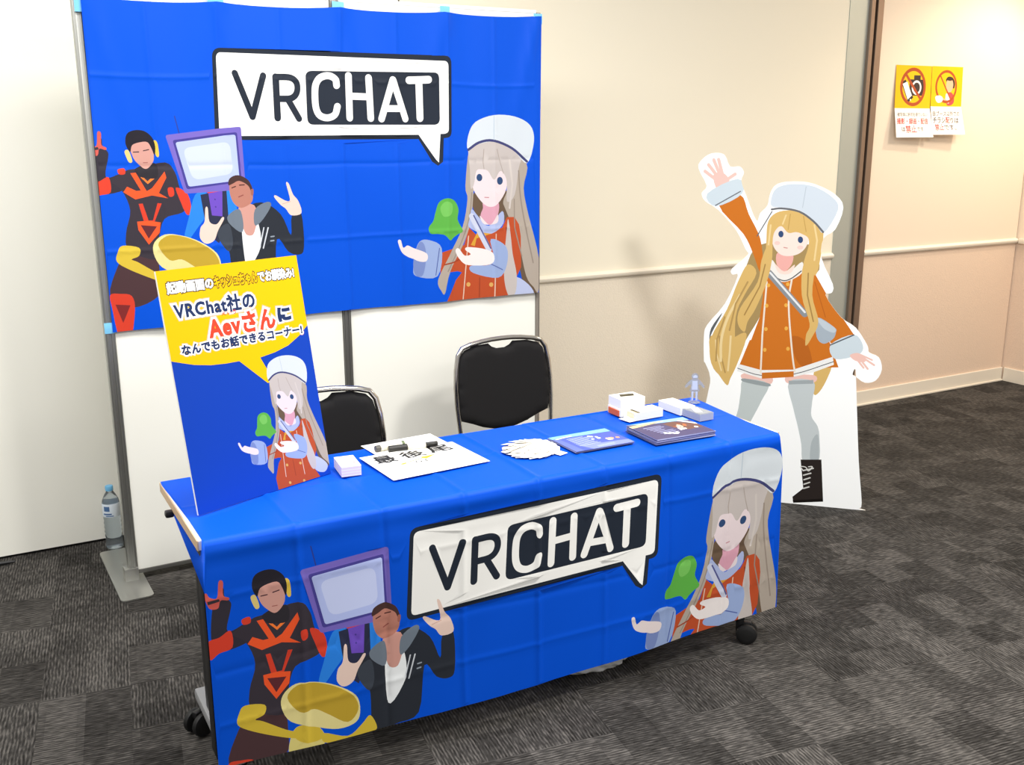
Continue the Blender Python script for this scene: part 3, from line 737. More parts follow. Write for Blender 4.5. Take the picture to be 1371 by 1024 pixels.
# ------------------------------------------------------------------ wall banner
BLUE = '#004fcf'
CXS = (0.2, .437, .66, .882, 1.105, 1.324, 1.534); CZS = (1.808, 1.51, 1.227)
TAPE = (.02, .44, .885, 1.318, 1.735)
def crease(t, c, a, wd): return a * np.exp(-((t - c) / wd) ** 2)
def banner_fn(x, z):
    d = 0.006 + 0 * x
    for i, c in enumerate(CXS): d = d + crease(x, c + .004 * np.sin(z * 5 + i), (.0030, .0024, .0018, .0034, .0026, .0026, .002)[i], .009) + .0022 * np.cos((x - c) / .22 * 2 * PI) * (1 if i == 0 else 0)
    for i, c in enumerate(CZS): d = d + crease(z, c + .004 * np.sin(x * 3 + i * 2), .0016 * (1 if i != 1 else -1), .008)
    for i, c in enumerate(TAPE):    # slack folds running down from the tapes
        f = np.clip((z - 1.5) / .55, 0, 1)
        d = d + .005 * f * np.exp(-((x - c - (2.06 - z) * (.25 if i < 4 else -.25)) / .03) ** 2) + .004 * f * np.exp(-((x - c + (2.06 - z) * .3) / .035) ** 2)
    d = d + .004 * np.sin(x * 5.2 + z * 2.1) * np.sin(z * 4.3 + 1) + .0015 * np.sin(x * 17 + z * 6) + .004
    top = np.clip((z - 1.2) / .85, 0, 1)
    sag = 0 * x
    for a, b in zip(TAPE, TAPE[1:]):
        t = np.clip((x - a) / (b - a), 0, 1); sag = sag + np.where((x >= a) & (x < b), .009 * 4 * t * (1 - t), 0)
    return np.stack([x + 0 * z, -d - 0.001, z - sag * top], 1)
out = [(.004, .944)] + [(x, .944 + .002 * math.sin(x * 9)) for x in np.arange(.05, 1.72, .05)] + [(1.745, .946)] + [(1.752, 2.074)] + [(x, 2.052 + .0126 * x) for x in np.arange(1.70, .03, -.03)] + [(.004, 2.050)]
shapes = art('G') + art('L', aff(L2W)) + art('R')
ban = sheet_obj('wall_banner', out, BLUE, shapes, banner_fn, cloth_mat, steiner=gridpts(.01, 1.745, .95, 2.07, .03, CXS, CZS))
tag(ban, 'blue printed fabric banner taped across the white partition', 'banner')
TP = mat('#7cc4ee', 0.5, kind='masking_tape', spec=0.3)
def tape(label, x0, x1, z0, z1, y=-0.0135, tilt=0.0):
    bm = bmesh.new(); add_box(bm, (0, 0, 0), (x1 - x0, .0006, z1 - z0))
    bmesh.ops.subdivide_edges(bm, edges=[e for e in bm.edges if abs(e.verts[0].co.z - e.verts[1].co.z) > .01], cuts=3)
    for v in bm.verts: v.co.y -= .0012 * math.cos(v.co.z * 90)
    o = obj('masking_tape', bm, TP); o.location = ((x0 + x1) / 2, y, (z0 + z1) / 2); o.rotation_euler = (0, tilt, 0)
    tag(o, label, 'tape', 'blue tape holding the banner')
tape('blue tape piece at top left corner of wall banner', -.016, .045, 2.003, 2.075)
tape('blue tape piece on banner edge above the letter V', .412, .466, 2.046, 2.085)
tape('blue tape piece on banner edge above the letter C', .860, .906, 2.040, 2.082, tilt=.05)
tape('blue tape piece on banner edge above the letter T', 1.297, 1.338, 2.052, 2.090)
tape('blue tape piece at top right corner of wall banner', 1.717, 1.757, 2.043, 2.083)
tape('blue tape piece low on left post beside bottom banner corner', -.022, .012, .940, .978, y=-.0045)

# ------------------------------------------------------------------ table
U = Vector((math.cos(TH), math.sin(TH), 0)); Vv = Vector((-math.sin(TH), math.cos(TH), 0)); T0 = Vector((-0.06474, -1.45816, 0))
def TW(s, v, z=0.0): return T0 + U * s + Vv * v + Vector((0, 0, z))
WOODE = mat('#cdb08e', 0.5, kind='edge_band', vary=.06, vscale=40); LAM = mat('#e9e6df', 0.45, kind='laminate')
FRM = mat('#232325', 0.4, 0.5, kind='black_steel'); GREY = mat('#9c9da0', 0.45, 0.2, kind='grey_steel'); RUB = mat('#121213', 0.55, kind='black_rubber'); PLA = mat('#1b1b1d', 0.35, kind='black_plastic')
tb = thing('folding_table', 'long wheeled folding table covered by the blue printed cloth', 'table', tuple(TW(.9, .235)), TH)
tl = lambda s, v, z: (s - .9, v - .235, z)
top = obj('tabletop', box(tl(.9, .242, .6865), (1.80, .462, .026), bev=.003), LAM, tb)
for s in (0, 1.8): obj('edge_band', box(tl(s, .242, .6865), (.004, .464, .0255), bev=.001), WOODE, top)
bm = bmesh.new(); add_box(bm, (-.010 - .9, .308 - .235, .668), (.022, .022, .018), bev=.006); obj('latch', bm, PLA, tb, True)
for s in (.05, 1.69):
    bm = bmesh.new(); add_box(bm, tl(s, .24, .385), (.03, .06, .57), bev=.004); obj('leg', bm, FRM, tb, True)
    bm = bmesh.new(); add_box(bm, tl(s, .24, .662), (.04, .38, .024), bev=.004); obj('top_bracket', bm, FRM, tb, True)
    bm = bmesh.new(); add_box(bm, tl(s, .188, .106), (.05, .37, .032), bev=.007); obj('foot_bar', bm, GREY, tb, True)
bm = bmesh.new(); add_box(bm, tl(.9, .24, .60), (1.64, .03, .05), bev=.004); obj('cross_beam', bm, FRM, tb, True)
bm = bmesh.new(); add_box(bm, tl(.012, .05, .39), (.012, .055, .56), bev=.003); obj('end_post', bm, FRM, tb, True)
def caster(s, v, rz):
    M = Matrix.Translation(tl(s, v, 0)) @ Matrix.Rotation(rz, 4, 'Z')
    bm = bmesh.new(); add_lathe(bm, [(0, .094), (.014, .094), (.014, .062), (0, .062)], 16, M)
    add_box(bm, (.012, 0, .060), (.05, .020, .022), bev=.005, M=M)
    c = obj('caster', bm, PLA, tb, True)
    bm = bmesh.new()
    for y in (-1, 1):
        X = M @ Matrix.Translation((.022, y * .019, .0345)) @ Matrix.Rotation(PI / 2, 4, 'X')
        add_lathe(bm, [(0, -.010), (.024, -.010), (.0325, -.007), (.0345, 0), (.0325, .007), (.024, .010), (.02, .011), (.008, .011), (0, .012)], 28, X)
    obj('wheel', bm, RUB, c, True)
caster(.045, .350, 3.6); caster(.05, .03, .6); caster(1.69, .018, -.7); caster(1.69, .40, .8)

# ------------------------------------------------------------------ table cloth
TCX = (.225, .45, .675, .905, 1.125, 1.353, 1.578); TR = .014; ZT = .7046
TFZ = (.56, .36, .22)
def cloth_fn(s, t):
    """t < 0 on the top going back, t > 0 down the front"""
    q = TR * PI / 2; a = np.clip(t / q, 0, 1) * PI / 2
    on = t <= 0; dn = t >= q
    v = np.where(on, -t, np.where(dn, -TR, -TR * np.sin(a))); z = np.where(on, ZT, np.where(dn, ZT - TR - (t - q), ZT - TR + TR * np.cos(a)))
    nz = np.where(on, 1.0, np.where(dn, 0.0, np.cos(a))); nv = np.where(on, 0.0, np.where(dn, -1.0, -np.sin(a)))
    f = np.clip(t / .10, 0, 1)
    d = 0 * s
    for i, c in enumerate(TCX):
        am = (.0030, -.0028, .0032, .0044, .0032, -.0026, .0030)[i]
        d = d + crease(s, c + .003 * np.sin(t * 7 + i), am, .009) * (1 + .5 * f)
    d = d + crease(t, -.235 + .004 * np.sin(s * 4), .0015, .009)
    for i, c in enumerate(TFZ): d = d + f * crease(z, c + .008 * np.sin(s * 2.3 + i), (.0015, -.0016, .0014)[i], .009)
    d = d + .0010 * np.sin(s * 9 + t * 5) * (1 - f) + f * (.005 * np.sin(s * 6.1 + t * 1.5) * np.clip(t / .5, 0, 1) + .003 * np.sin(s * 13.7 + 1 + t * 4) * np.clip(t / .4, 0, 1) + .002 * np.sin(s * 27 + t * 9) * np.clip(1 - abs(t - .3) / .4, 0, 1)) + .006 * f
    # slack roll just over the front edge
    d = d + .004 * np.exp(-((t - .035) / .02) ** 2) * (1 + .5 * np.sin(s * 11))
    v = v + d * nv; z = z + d * nz
    return np.stack([T0.x + U.x * s + Vv.x * v, T0.y + U.y * s + Vv.y * v, z], 1)
tz = lambda z: TR * PI / 2 + ZT - TR - z
def bottom(s): return .115 - .033 * min(1, s / .6) + (max(0, s - .7) / 1.1) ** 1.3 * .024
out = [(0.0, -.468)] + [(0.0, tz(bottom(0)))] + [(s, tz(bottom(s))) for s in np.arange(.06, 1.79, .06)] + [(1.812, tz(bottom(1.81)))] + [(1.818, -.45), (1.812, -.466)]
fr = lambda p: (p[0], tz(p[1]))
def comp(f, g): return lambda p: g(f(p))
shapes = art('G', comp(aff(G2T), fr)) + art('L', fr) + art('R', comp(aff(R2T), fr))
clo = sheet_obj('tablecloth', out, BLUE, shapes, cloth_fn, cloth_mat,
                steiner=gridpts(.01, 1.808, -.46, .62, .03, TCX, (-.235, -.002, .006, .012, .018, .026, .045, tz(.56), tz(.36), tz(.22))))
# cut sheet is laid out with t downwards, so turn its faces to look outwards
me = clo.data
tag(clo, 'blue printed fabric cloth draped over the table front', 'tablecloth')
ZC = .7085

# ------------------------------------------------------------------ sign board on the table
SB = Vector((-0.028, -1.308, ZC)); SE = Vector((.943, .334, 0)).normalized(); SNB = Vector((-SE.y, SE.x, 0)); SA = .17
SU = Vector((0, 0, 1)) * math.cos(SA) + SNB * math.sin(SA); SN = SE.cross(SU).normalized()
SWD, SHT = .4176, .603
def sign_fn(u, v): return np.stack([SB[i] + SE[i] * u + SU[i] * v for i in range(3)], 1)
NV = '#22335e'; SY = '#f2bd00'; SR = '#f0472f'; SWH = '#ffffff'
bub = [(0, .603), (0, .385)] + [(.02, .3785), (.06, .3660), (.105, .3575), (.15, .3540), (.188, .3535)] + [(.262, .283), (.274, .283), (.279, .292), (.252, .352)] + [(.30, .3580), (.345, .3690), (.385, .3890), (.4176, .4130), (.4176, .603)]
L1 = dict(x0=.020, y0=.5445, x1=.398, y1=.5745)
def L1t(c, off, body, x0, x1, dy=0): return text(c, body, x0, .5455 + dy, x1, .5725 + dy, off, res=2)
shapes = [(SY, [bub])] + art('R', aff(R2S))
j1 = [('起動画面の', .022, .150, SWH), ('キッシュちゃん', .154, .282, SY), ('でお馴染み!', .286, .400, SWH)]
for b_, x0, x1, c in j1: shapes.append(L1t('#3a3020', .125, b_, x0, x1))
for b_, x0, x1, c in j1: shapes.append(L1t(c, .05, b_, x0, x1))
def out2(c, b_, x0, y0, x1, y1, bold, edge, sp=1.0):
    for cc, of in (('#f6b79a', edge * 1.3), (SWH, edge), (c, bold)): shapes.append(text(cc, b_, x0, y0, x1, y1, of, res=2, sp=sp))
out2(NV, 'VRChat社の', .032, .482, .262, .523, .042, .15, 1.12)
out2(SR, 'Aevさん', .118, .4235, .315, .4730, .05, .15, 1.12)
shapes.append(text(SR, 'えいう', .160, .4745, .203, .4845, .02, res=1))
out2(NV, 'に', .330, .4370, .366, .4690, .08, .17)
out2(NV, 'なんでもお話できるコーナー!', .034, .3935, .397, .4180, .05, .17, 1.06)
sg = thing('sign_board', 'tall yellow and blue sign board leaning on the left table end', 'sign', tuple(SB))
o = sheet_obj('board', rect(0, 0, SWD, SHT), '#0b3fae', shapes, lambda u, v: sign_fn(u, v) - np.array(SB), print_mat, sg, smooth=False, thick=.006, back='#f4f4f0')
WOODL = mat('#b58a5c', .5, kind='pine', vary=.1, vscale=20)
bm = bmesh.new()
pA = SE * (SWD / 2) + SU * .40 - SN * .008; hz = SNB * .145 + SE * (SWD / 2); hz.z = .004
add_tube(bm, [pA, hz], .005, 8); add_tube(bm, [SE * (SWD / 2) + SU * .12 - SN * .008, pA * .3 + hz * .7], .003, 6)
obj('prop_stand', bm, mat('#dcdcd6', .5, kind='stand_wire'), sg, True)

# ------------------------------------------------------------------ life-size standee
PNn = Vector((-.729, -.685, 0)).normalized(); PE = Vector((-PNn.y, PNn.x, 0)); PE = PE if PE.x > 0 else -PE; P0 = Vector((2.896, -.856, .0))
def stand_fn(u, v): return np.stack([P0[i] * 0 + PE[i] * u + (0, 0, 1)[i] * v + 0 * u for i in range(3)], 1)
sd = thing('standee', 'white-edged cutout standee of a waving figure in an orange coat', 'standee', tuple(P0))
bo = [(p[0], p[1]) for p in art('board')[0][1][0]]
# soften the outline of the board
bo = catmull(bo, 3)
sheet_obj('board', bo, '#f4f6f6', art('S'), stand_fn, print_mat, sd, smooth=False, thick=.006, back='#e9e4da')
bm = bmesh.new()
bk = -PNn
pts = [Vector(PE * -.38 + Vector((0, 0, .62)) + bk * .008), Vector(PE * -.38 + Vector((0, 0, .005)) + bk * .008), Vector(PE * -.38 + Vector((0, 0, .005)) + bk * .30)]
A = [bm.verts.new(p + PE * .002) for p in pts]; B = [bm.verts.new(p - PE * .002) for p in pts]
bm.faces.new(A); bm.faces.new(B[::-1])
for k in range(3): bm.faces.new((A[k], B[k], B[(k + 1) % 3], A[(k + 1) % 3]))
bmesh.ops.recalc_face_normals(bm, faces=bm.faces)
obj('support_fin', bm, mat('#e9e4da', .6, kind='foam_board'), sd)

# ------------------------------------------------------------------ chairs
CHR = mat('#c9c4bd', 0.14, 1.0, kind='chrome'); BLK = mat('#131214', 0.8, kind='black_upholstery', sheen=.03, bump=(700, .25, .001), spec=.3)
def make_chair(label):
    t = thing('stacking_chair', label, 'chair', (0, 0, 0), 0, 'black chairs behind the table')
    lean = lambda z: .10 * (z - .45)         # back leans away from the sitter (towards +y)
    # back frame: one bent tube with an arched top
    P = []
    half = [(.195, .40), (.205, .50), (.212, .60), (.213, .68), (.207, .75), (.196, .805), (.176, .832), (.14, .843), (.09, .851), (.045, .855)]
    for x, z in half: P.append((-x, lean(z), z))
    P.append((0, lean(.856), .856))
    for x, z in half[::-1]: P.append((x, lean(z), z))
    obj('back_frame', add_tube(bmesh.new(), P, .0095, 12), CHR, t, True)
    # back pad, with the finger-hold scoop at the top and a bowed lower edge
    prof = [(-.055, .838), (-.040, .824), (-.018, .815), (.018, .815), (.040, .824), (.055, .838), (.12, .835), (.165, .822), (.186, .80), (.198, .75), (.204, .68), (.203, .60), (.196, .545)]
    bot = [(.15, .528), (.10, .506), (.05, .492), (0, .488), (-.05, .492), (-.10, .506), (-.15, .528)]
    lft = [(-x, z) for x, z in prof[6:]][::-1]
    poly = prof + bot + lft
    st_ = [(a, b) for a in np.arange(-.2, .21, .02) for b in np.arange(.49, .85, .02)]
    Pm, Tm, _, _ = sheet(poly, 'x', [], st_)
    bm = bmesh.new(); pa = np.asarray(poly)
    A_, B_ = pa, np.roll(pa, -1, 0)
    def dist(p):
        d = B_ - A_; tt = np.clip(((p - A_) * d).sum(1) / (d * d).sum(1), 0, 1); return np.sqrt((((A_ + d * tt[:, None]) - p) ** 2).sum(1)).min()
    F = []; Bk = []
    for u, v in Pm:
        e = min(dist(np.array((u, v))) / .016, 1); th = .015 * math.sqrt(max(0, 1 - (1 - e) ** 2)); cv = -.016 * (1 - (u / .21) ** 2) * -1
        F.append(bm.verts.new((u, lean(v) + cv - th - .002, v))); Bk.append(bm.verts.new((u, lean(v) + cv + .5 * th, v)))
    for a, b, c in Tm:
        bm.faces.new((F[a], F[b], F[c])); bm.faces.new((Bk[c], Bk[b], Bk[a]))
    bmesh.ops.remove_doubles(bm, verts=bm.verts, dist=1e-4); bmesh.ops.recalc_face_normals(bm, faces=bm.faces)
    obj('backrest', bm, BLK, t, 'all')
    bm = bmesh.new(); P2 = arc_round([(-.215, -.46), (.215, -.46), (.2, -.03), (-.2, -.03)], .07, 6)
    add_prism(bm, P2, lambda u, v, d: (u, v, .415 + d), .045)
    bmesh.ops.bevel(bm, geom=[e for e in bm.edges if abs(e.verts[0].co.z - e.verts[1].co.z) < 1e-5], offset=.014, segments=3, affect='EDGES')
    obj('seat', bm, BLK, t, True)
    for s in (-1, 1):
        obj('leg', add_tube(bmesh.new(), [(s * .195, lean(.40), .40), (s * .197, .03, .25), (s * .20, .075, .012)], .0095, 10), CHR, t, True)
        obj('leg', add_tube(bmesh.new(), [(s * .195, -.02, .408), (s * .200, -.36, .408), (s * .205, -.42, .385), (s * .21, -.445, .012)], .0095, 10), CHR, t, True)
    for s in (-1, 1):
        for gx, gy in ((s * .20, .075), (s * .21, -.445)): obj('glide', add_lathe(bmesh.new(), [(0, 0), (.013, 0), (.013, .02), (0, .02)], 12, Matrix.Translation((gx, gy, 0))), RUB, t, True)
    return t
c1 = make_chair('black chair with chrome frame fully showing its back, right behind table')
c1.location = (1.383, -.37, 0); c1.scale = (1, 1, .978)
c2 = dup(c1, (0.478, -.79, 0), 0.0, 'black chair half hidden behind the yellow and blue sign')

# ------------------------------------------------------------------ things lying on the table
def quad_sheet(name, label, cat, corners, shapes, base, z, mk=paper_mat, thick=.0004, group=None, lift=None, back=None, size=None):
    """a flat sheet given by its four table corners (near left, near right, far right, far left); local frame u right, v away"""
    a, b, c, d = [np.array(p) for p in corners]
    Wd = (np.linalg.norm(b - a) + np.linalg.norm(c - d)) / 2; Hd = (np.linalg.norm(d - a) + np.linalg.norm(c - b)) / 2
    if size: Wd, Hd = size
    cen = (a + b + c + d) / 4; e = (b - a) + (c - d); e /= np.linalg.norm(e); n = np.array((-e[1], e[0]))
    ctr = TW(cen[0], cen[1], z); E3 = U * e[0] + Vv * e[1]; N3 = U * n[0] + Vv * n[1]
    def fn(u, v):
        zz = (lift(u / Wd, v / Hd) if lift else 0 * u) + thick
        return np.stack([E3[i] * (u - Wd / 2) + N3[i] * (v - Hd / 2) + (zz if i == 2 else 0) for i in range(3)], 1)
    st_ = [(Wd * i / 12, Hd * j / 9) for i in range(1, 12) for j in range(1, 9)] if lift else ()
    sh = [(c_, (('nz', [q * [Wd, Hd] for q in d_[1]]) if isinstance(d_, tuple) else [[(p[0] * Wd, p[1] * Hd) for p in q] for q in d_])) for c_, d_ in shapes]
    o = sheet_obj(name, rect(0, 0, Wd, Hd), base, sh, fn, mk, None, st_, smooth=bool(lift), thick=thick, back=back)
    o.location = ctr
    return tag(o, label, cat, group)
quad_sheet('paper_sheet', 'plain white paper sheet lying under the two markers', 'paper', [(.590, .388), (.826, .395), (.815, .503), (.590, .480)], [], '#fbfaf6', ZC, size=(.235, .115))
INK = '#2a2926'; ORG = '#eda53c'
ps = [text(INK, '最', .09, .66, .29, .93, .03, res=1), text(INK, '後', .37, .68, .60, .93, .03, res=1), text(INK, '尾', .67, .70, .90, .95, .03, res=1),
      (ORG, stroke([(.27, .52), (.36, .545), (.47, .575), (.58, .60)], .022) + [[(.50, .64), (.68, .65), (.53, .53)]]), (ORG, [ellipse(.285, .50, .03, .02)]),
      text(INK, '01', .40, .44, .52, .53, .0, res=1), (INK, stroke([(.70, .60), (.73, .60)], .008) + stroke([(.79, .62), (.82, .62)], .008))]
def lift1(u, v): return .0006 + .004 * np.clip((.25 - u) / .25, 0, 1) ** 2 * np.clip(.6 - np.abs(v - .5), 0, 1) + .003 * np.clip((v - .8) / .2, 0, 1) ** 2 * (1 - u)
quad_sheet('paper_sheet', 'white paper sheet with large black handwritten Japanese characters', 'paper', [(.546, .150), (.853, .172), (.842, .392), (.539, .372)], ps, '#fbfaf6', ZC + .0008, lift=lift1)

def pen(name, label, a, b, r, segs):
    A = TW(a[0], a[1], a[2] + r); B = TW(b[0], b[1], b[2] + r); d = B - A; L = d.length
    t = thing(name, label, 'marker', tuple(A), 0, None); t.rotation_euler = d.to_track_quat('Z', 'X').to_euler()
    for nm, f0, f1, rr, m in segs:
        bm = bmesh.new(); z0, z1 = f0 * L, f1 * L
        add_lathe(bm, [(0, z0), (rr * r * .86, z0), (rr * r, z0 + .0015), (rr * r, z1 - .0015), (rr * r * .86, z1), (0, z1)], 20)
        obj(nm, bm, m, t, True)
    return t
CRM = mat('#efe9d2', .35, kind='marker_barrel'); CAPG = mat('#55534e', .4, kind='marker_cap'); BLKP = mat('#232320', .35, kind='marker_cap')
GRN = mat('#5a6a48', .4, kind='marker_print')
pen('marker_pen', 'cream marker pen with grey end cap, farther of the two on paper', (.600, .412, ZC + .001), (.735, .424, ZC + .001), .0095, [('end_cap', 0, .12, 1, CAPG), ('barrel', .12, .70, .96, CRM), ('cap', .70, 1, 1.0, CRM), ('printed_band', .62, .70, .98, GRN)])
pen('marker_pen', 'cream marker pen with black cap and tip, nearer on paper', (.632, .388, ZC + .0015), (.782, .372, ZC + .0015), .0095, [('cap', 0, .38, 1.05, BLKP), ('barrel', .38, .75, .98, CRM), ('end_cap', .75, 1, .80, BLKP)])

# a small block of cards beside the sign: single cards in a neat stack
PINKS = ['#f6e6e6', '#fbf4f2', '#f3dcdf']
CD = [text('#c77a86', 'ー', .20, .70, .42, .76, .02, res=1)]
cs = [('#d98a94', stroke([(.25, .80), (.55, .83)], .03)), ('#9a6068', stroke([(.40, .86), (.50, .87)], .03)), ('#554a52', stroke([(.62, .30), (.86, .36)], .05)), ('#e6b3ba', stroke([(.20, .55), (.45, .57)], .02))]
nP = 11
for i in range(nP):
    o = quad_sheet('name_card', 'white and pink card in the small block beside the sign' if i < nP - 1 else 'topmost white and pink printed card of block beside the sign', 'card', [(.441, .246), (.497, .241), (.500, .338), (.447, .346)], cs if i == nP - 1 else [], PINKS[i % 3] if i < nP - 1 else '#fbf3f1', ZC + i * .0026, thick=.0025, group='cards stacked beside the sign', size=(.055, .096))

# fan of small white cards
rnd = random.Random(5)
fan = []
def fan_card():
    bm = bmesh.new(); P = arc_round([(-.016, -.027), (.016, -.027), (.016, .027), (-.016, .027)], .003, 3)
    add_prism(bm, P, lambda u, v, d: (u, v, d), .0006)
    me = bpy.data.meshes.new('card'); bm.to_mesh(me); bm.free(); me.materials.append(paper_mat('#eeeae0'))
    return me
FM = fan_card()
FC = TW(1.010, .212)
k = 0
for ringi, (rr, n, tilt) in enumerate(((.060, 26, .17), (.042, 20, .17), (.022, 12, .15))):
    for i in range(n):
        a = 2 * PI * i / n + ringi * .3 + rnd.uniform(-.06, .06); r = rr + rnd.uniform(-.005, .004)
        o = bpy.data.objects.new('small_card', FM); COL.objects.link(o)
        zc = ZC + .0068 + ringi * .0062 + .0014 * (i % 2)
        o.location = FC + Vector((math.cos(a) * r, math.sin(a) * r * 1.0, zc))
        o.rotation_euler = Matrix.Rotation(a - PI / 2, 4, 'Z').to_euler()
        o.rotation_euler = (Matrix.Rotation(a - PI / 2, 3, 'Z') @ Matrix.Rotation(.16, 3, 'Y') @ Matrix.Rotation(-.16, 3, 'X')).to_euler()
        tag(o, 'blank white card in the round fanned pile mid table', 'card', 'white cards fanned in a round pile'); k += 1
quad_sheet('small_card', 'single white card lying loose right of the fanned pile', 'card', [(1.049, .121), (1.082, .128), (1.082, .186), (1.050, .172)], [], '#fbf8f0', ZC, thick=.0008, size=(.033, .056))

# leaflets
def leaflet_art(kind):
    r = random.Random(kind); S = []
    if kind == 1:
        S.append(('#7fc0ef', [[(0, .86), (1, .80), (1, 1), (0, 1)]])); S.append(('#5f6fb8', [[(0, 0), (.14, 0), (.10, .86), (0, .86)]]))
        S.append(('#7b88c9', [[(.30, 0), (1, 0), (1, .2), (.2, .3)]]))
        for i in range(8): S.append(('#c3d0f0', stroke([(.20, .74 - i * .065), (.20 + r.uniform(.25, .38), .745 - i * .065)], .018, 3)))
        S.append(('#dbe6fa', stroke([(.06, .83), (.34, .89)], .035, 3)))
        for i in range(6): S.append(('#eef3fc', [ellipse(.60 + r.uniform(-.07, .07), .62 + r.uniform(-.10, .10), .022, .04, 8)]))
        for i in range(7): S.append((('#f2c9a0', '#e79a62', '#f6e3cf')[i % 3], [ellipse(.83 + r.uniform(-.09, .09), .42 + r.uniform(-.10, .08), .03, .05, 8)]))
        for i in range(3): S.append(('#aab8e6', stroke([(.42, .14 - i * .03), (.72, .16 - i * .03)], .012, 3)))
        return S, '#4a5bb0'
    S.append(('#8db9dc', [[(.35, .88), (1, .80), (1, 1), (0, 1)]])); S.append(('#e8c58e', [[(0, .78), (.05, .78), (.62, .93), (.60, .98), (0, .90)]]))
    S.append(('#6b4a42', [[(.52, .78), (.72, .84), (.98, .55), (.96, .30), (.70, .28), (.56, .5)]]))
    for i in range(7): S.append(('#aab0d8', stroke([(.14 + i * .02, .68 - i * .075), (.14 + i * .02 + r.uniform(.18, .30), .69 - i * .07)], .02, 3)))
    for i in range(9): S.append((('#e7c9a8', '#b9663c', '#f0e4d6', '#8c4a30')[i % 4], [ellipse(.76 + r.uniform(-.16, .16), .55 + r.uniform(-.2, .2), .026, .05, 8)]))
    S.append(('#f2efe9', [[(.58, .30), (.66, .32), (.68, .44), (.60, .46)]])); S.append(('#f2efe9', [ellipse(.88, .36, .03, .05, 8)]))
    for i in range(6): S.append(('#e9e9f2', [ellipse(.30 + i * .035, .22 + r.uniform(-.05, .07), .026, .045, 8)]))
    S.append(('#dfe6ea', [[(.80, .84), (.99, .50), (.995, .60), (.86, .86)]]))
    return S, '#4b4468'
def stack(n, th, corners, kind, lab_top, lab, group, size, jit):
    S, base = leaflet_art(kind); r = random.Random(kind * 7)
    for i in range(n):
        dx, dy = r.uniform(-jit, jit), r.uniform(-jit, jit)
        cs_ = [(p[0] + dx, p[1] + dy) for p in corners]; top_ = i == n - 1
        a_ = r.uniform(-.02, .02) * (0 if top_ else 1)
        o = quad_sheet('leaflet', lab_top if top_ else lab, 'leaflet', cs_, S if top_ else [], base if top_ else ('#c9cbe0' if i % 2 else '#6d6f96'), ZC + i * th, mk=print_mat, thick=th * .94, group=group, size=size, back='#8e90ae' if i % 3 else '#4a4a6a')
        o.rotation_euler = (0, 0, a_)
stack(4, .0014, [(1.101, .115), (1.316, .111), (1.311, .278), (1.122, .271)], 1, 'topmost pale blue leaflet of thin stack right of fanned cards', 'leaflet lower in the thin stack right of fanned cards', 'leaflets in the thin stack', (.208, .160), .002)
stack(9, .0021, [(1.362, .058), (1.582, .050), (1.578, .222), (1.366, .232)], 2, 'topmost brown and violet leaflet of the thicker stack', 'leaflet lower in the thicker stack near right table end', 'leaflets in the thick stack', (.216, .168), .003)

# card boxes
WB = mat('#f4f2ea', .5, kind='card_box', spec=.3); ORB = mat('#d9622c', .5, kind='orange_card'); CRB = mat('#d8cdb0', .6, kind='box_inside'); DKW = mat('#3a3420', .4, kind='dark_print')
def tthing(name, label, cat, s, v, z=ZC, rz=0.0, group=None): return thing(name, label, cat, tuple(TW(s, v, z)), TH + rz, group)
t = tthing('card_box', 'low white card box with orange end, under taller white box', 'box', 1.493, .405, rz=-.02)
obj('body', box((0, 0, .013), (.100, .078, .026), bev=.001), WB, t)
obj('orange_end', box((-.0515, 0, .011), (.004, .062, .020), bev=.001), ORB, t)
t = tthing('card_box', 'taller white box with dark window on its lid, at back', 'box', 1.494, .408, ZC + .0265, rz=-.02)
bm = bmesh.new(); add_box(bm, (0, 0, .016), (.096, .074, .032), bev=.0015); obj('body', bm, WB, t)
bm = bmesh.new(); add_prism(bm, [(-.028, -.004), (.022, -.012), (.034, .014), (-.016, .022)], lambda u, v, d: (u, v, .0321 + d), .0006); obj('window', bm, DKW, t)
t = tthing('card_box', 'open white tray box with notched side in front of stacked boxes', 'box', 1.512, .338, rz=.03)
bm = bmesh.new()
add_box(bm, (0, 0, .001), (.118, .058, .002)); add_box(bm, (0, .0285, .0125), (.118, .0015, .025)); add_box(bm, (0, -.0285, .0125), (.118, .0015, .025)); add_box(bm, (.0585, 0, .0125), (.0015, .058, .025))
add_box(bm, (.014, 0, .0255), (.090, .0585, .0015))
obj('tray', bm, WB, t)
obj('flap', box((-.070, -.006, .0012), (.026, .052, .0012), rz=.1), WB, t)
obj('insert', box((.005, 0, .011), (.100, .053, .017), bev=.001), CRB, t)
t = tthing('card_box', 'long closed white box lying beside the wrapped grey cards', 'box', 1.655, .346, rz=.02)
bm = bmesh.new(); add_box(bm, (0, 0, .0135), (.062, .118, .027), bev=.0012); obj('body', bm, WB, t)
bm = bmesh.new(); add_box(bm, (0, -.02, .0272), (.060, .002, .0006)); obj('lid_seam', bm, mat('#d6d2c8', .6, kind='seam'), t)
t = tthing('card_deck', 'wrapped grey deck of cards at front of long white box', 'cards', 1.664, .246, rz=.03)
bm = bmesh.new()
for i in range(7): add_box(bm, (0, 0, .0016 + i * .0033), (.058 - .0006 * (i % 2), .092, .0030), bev=.0004)
d_ = obj('deck', bm, mat('#aeb1b6', .3, kind='card_edges'), t)
bm = bmesh.new(); add_box(bm, (0, 0, .0238), (.056, .090, .0012), bev=.0004); obj('top_card', bm, mat('#8f949c', .2, kind='glossy_card'), d_)
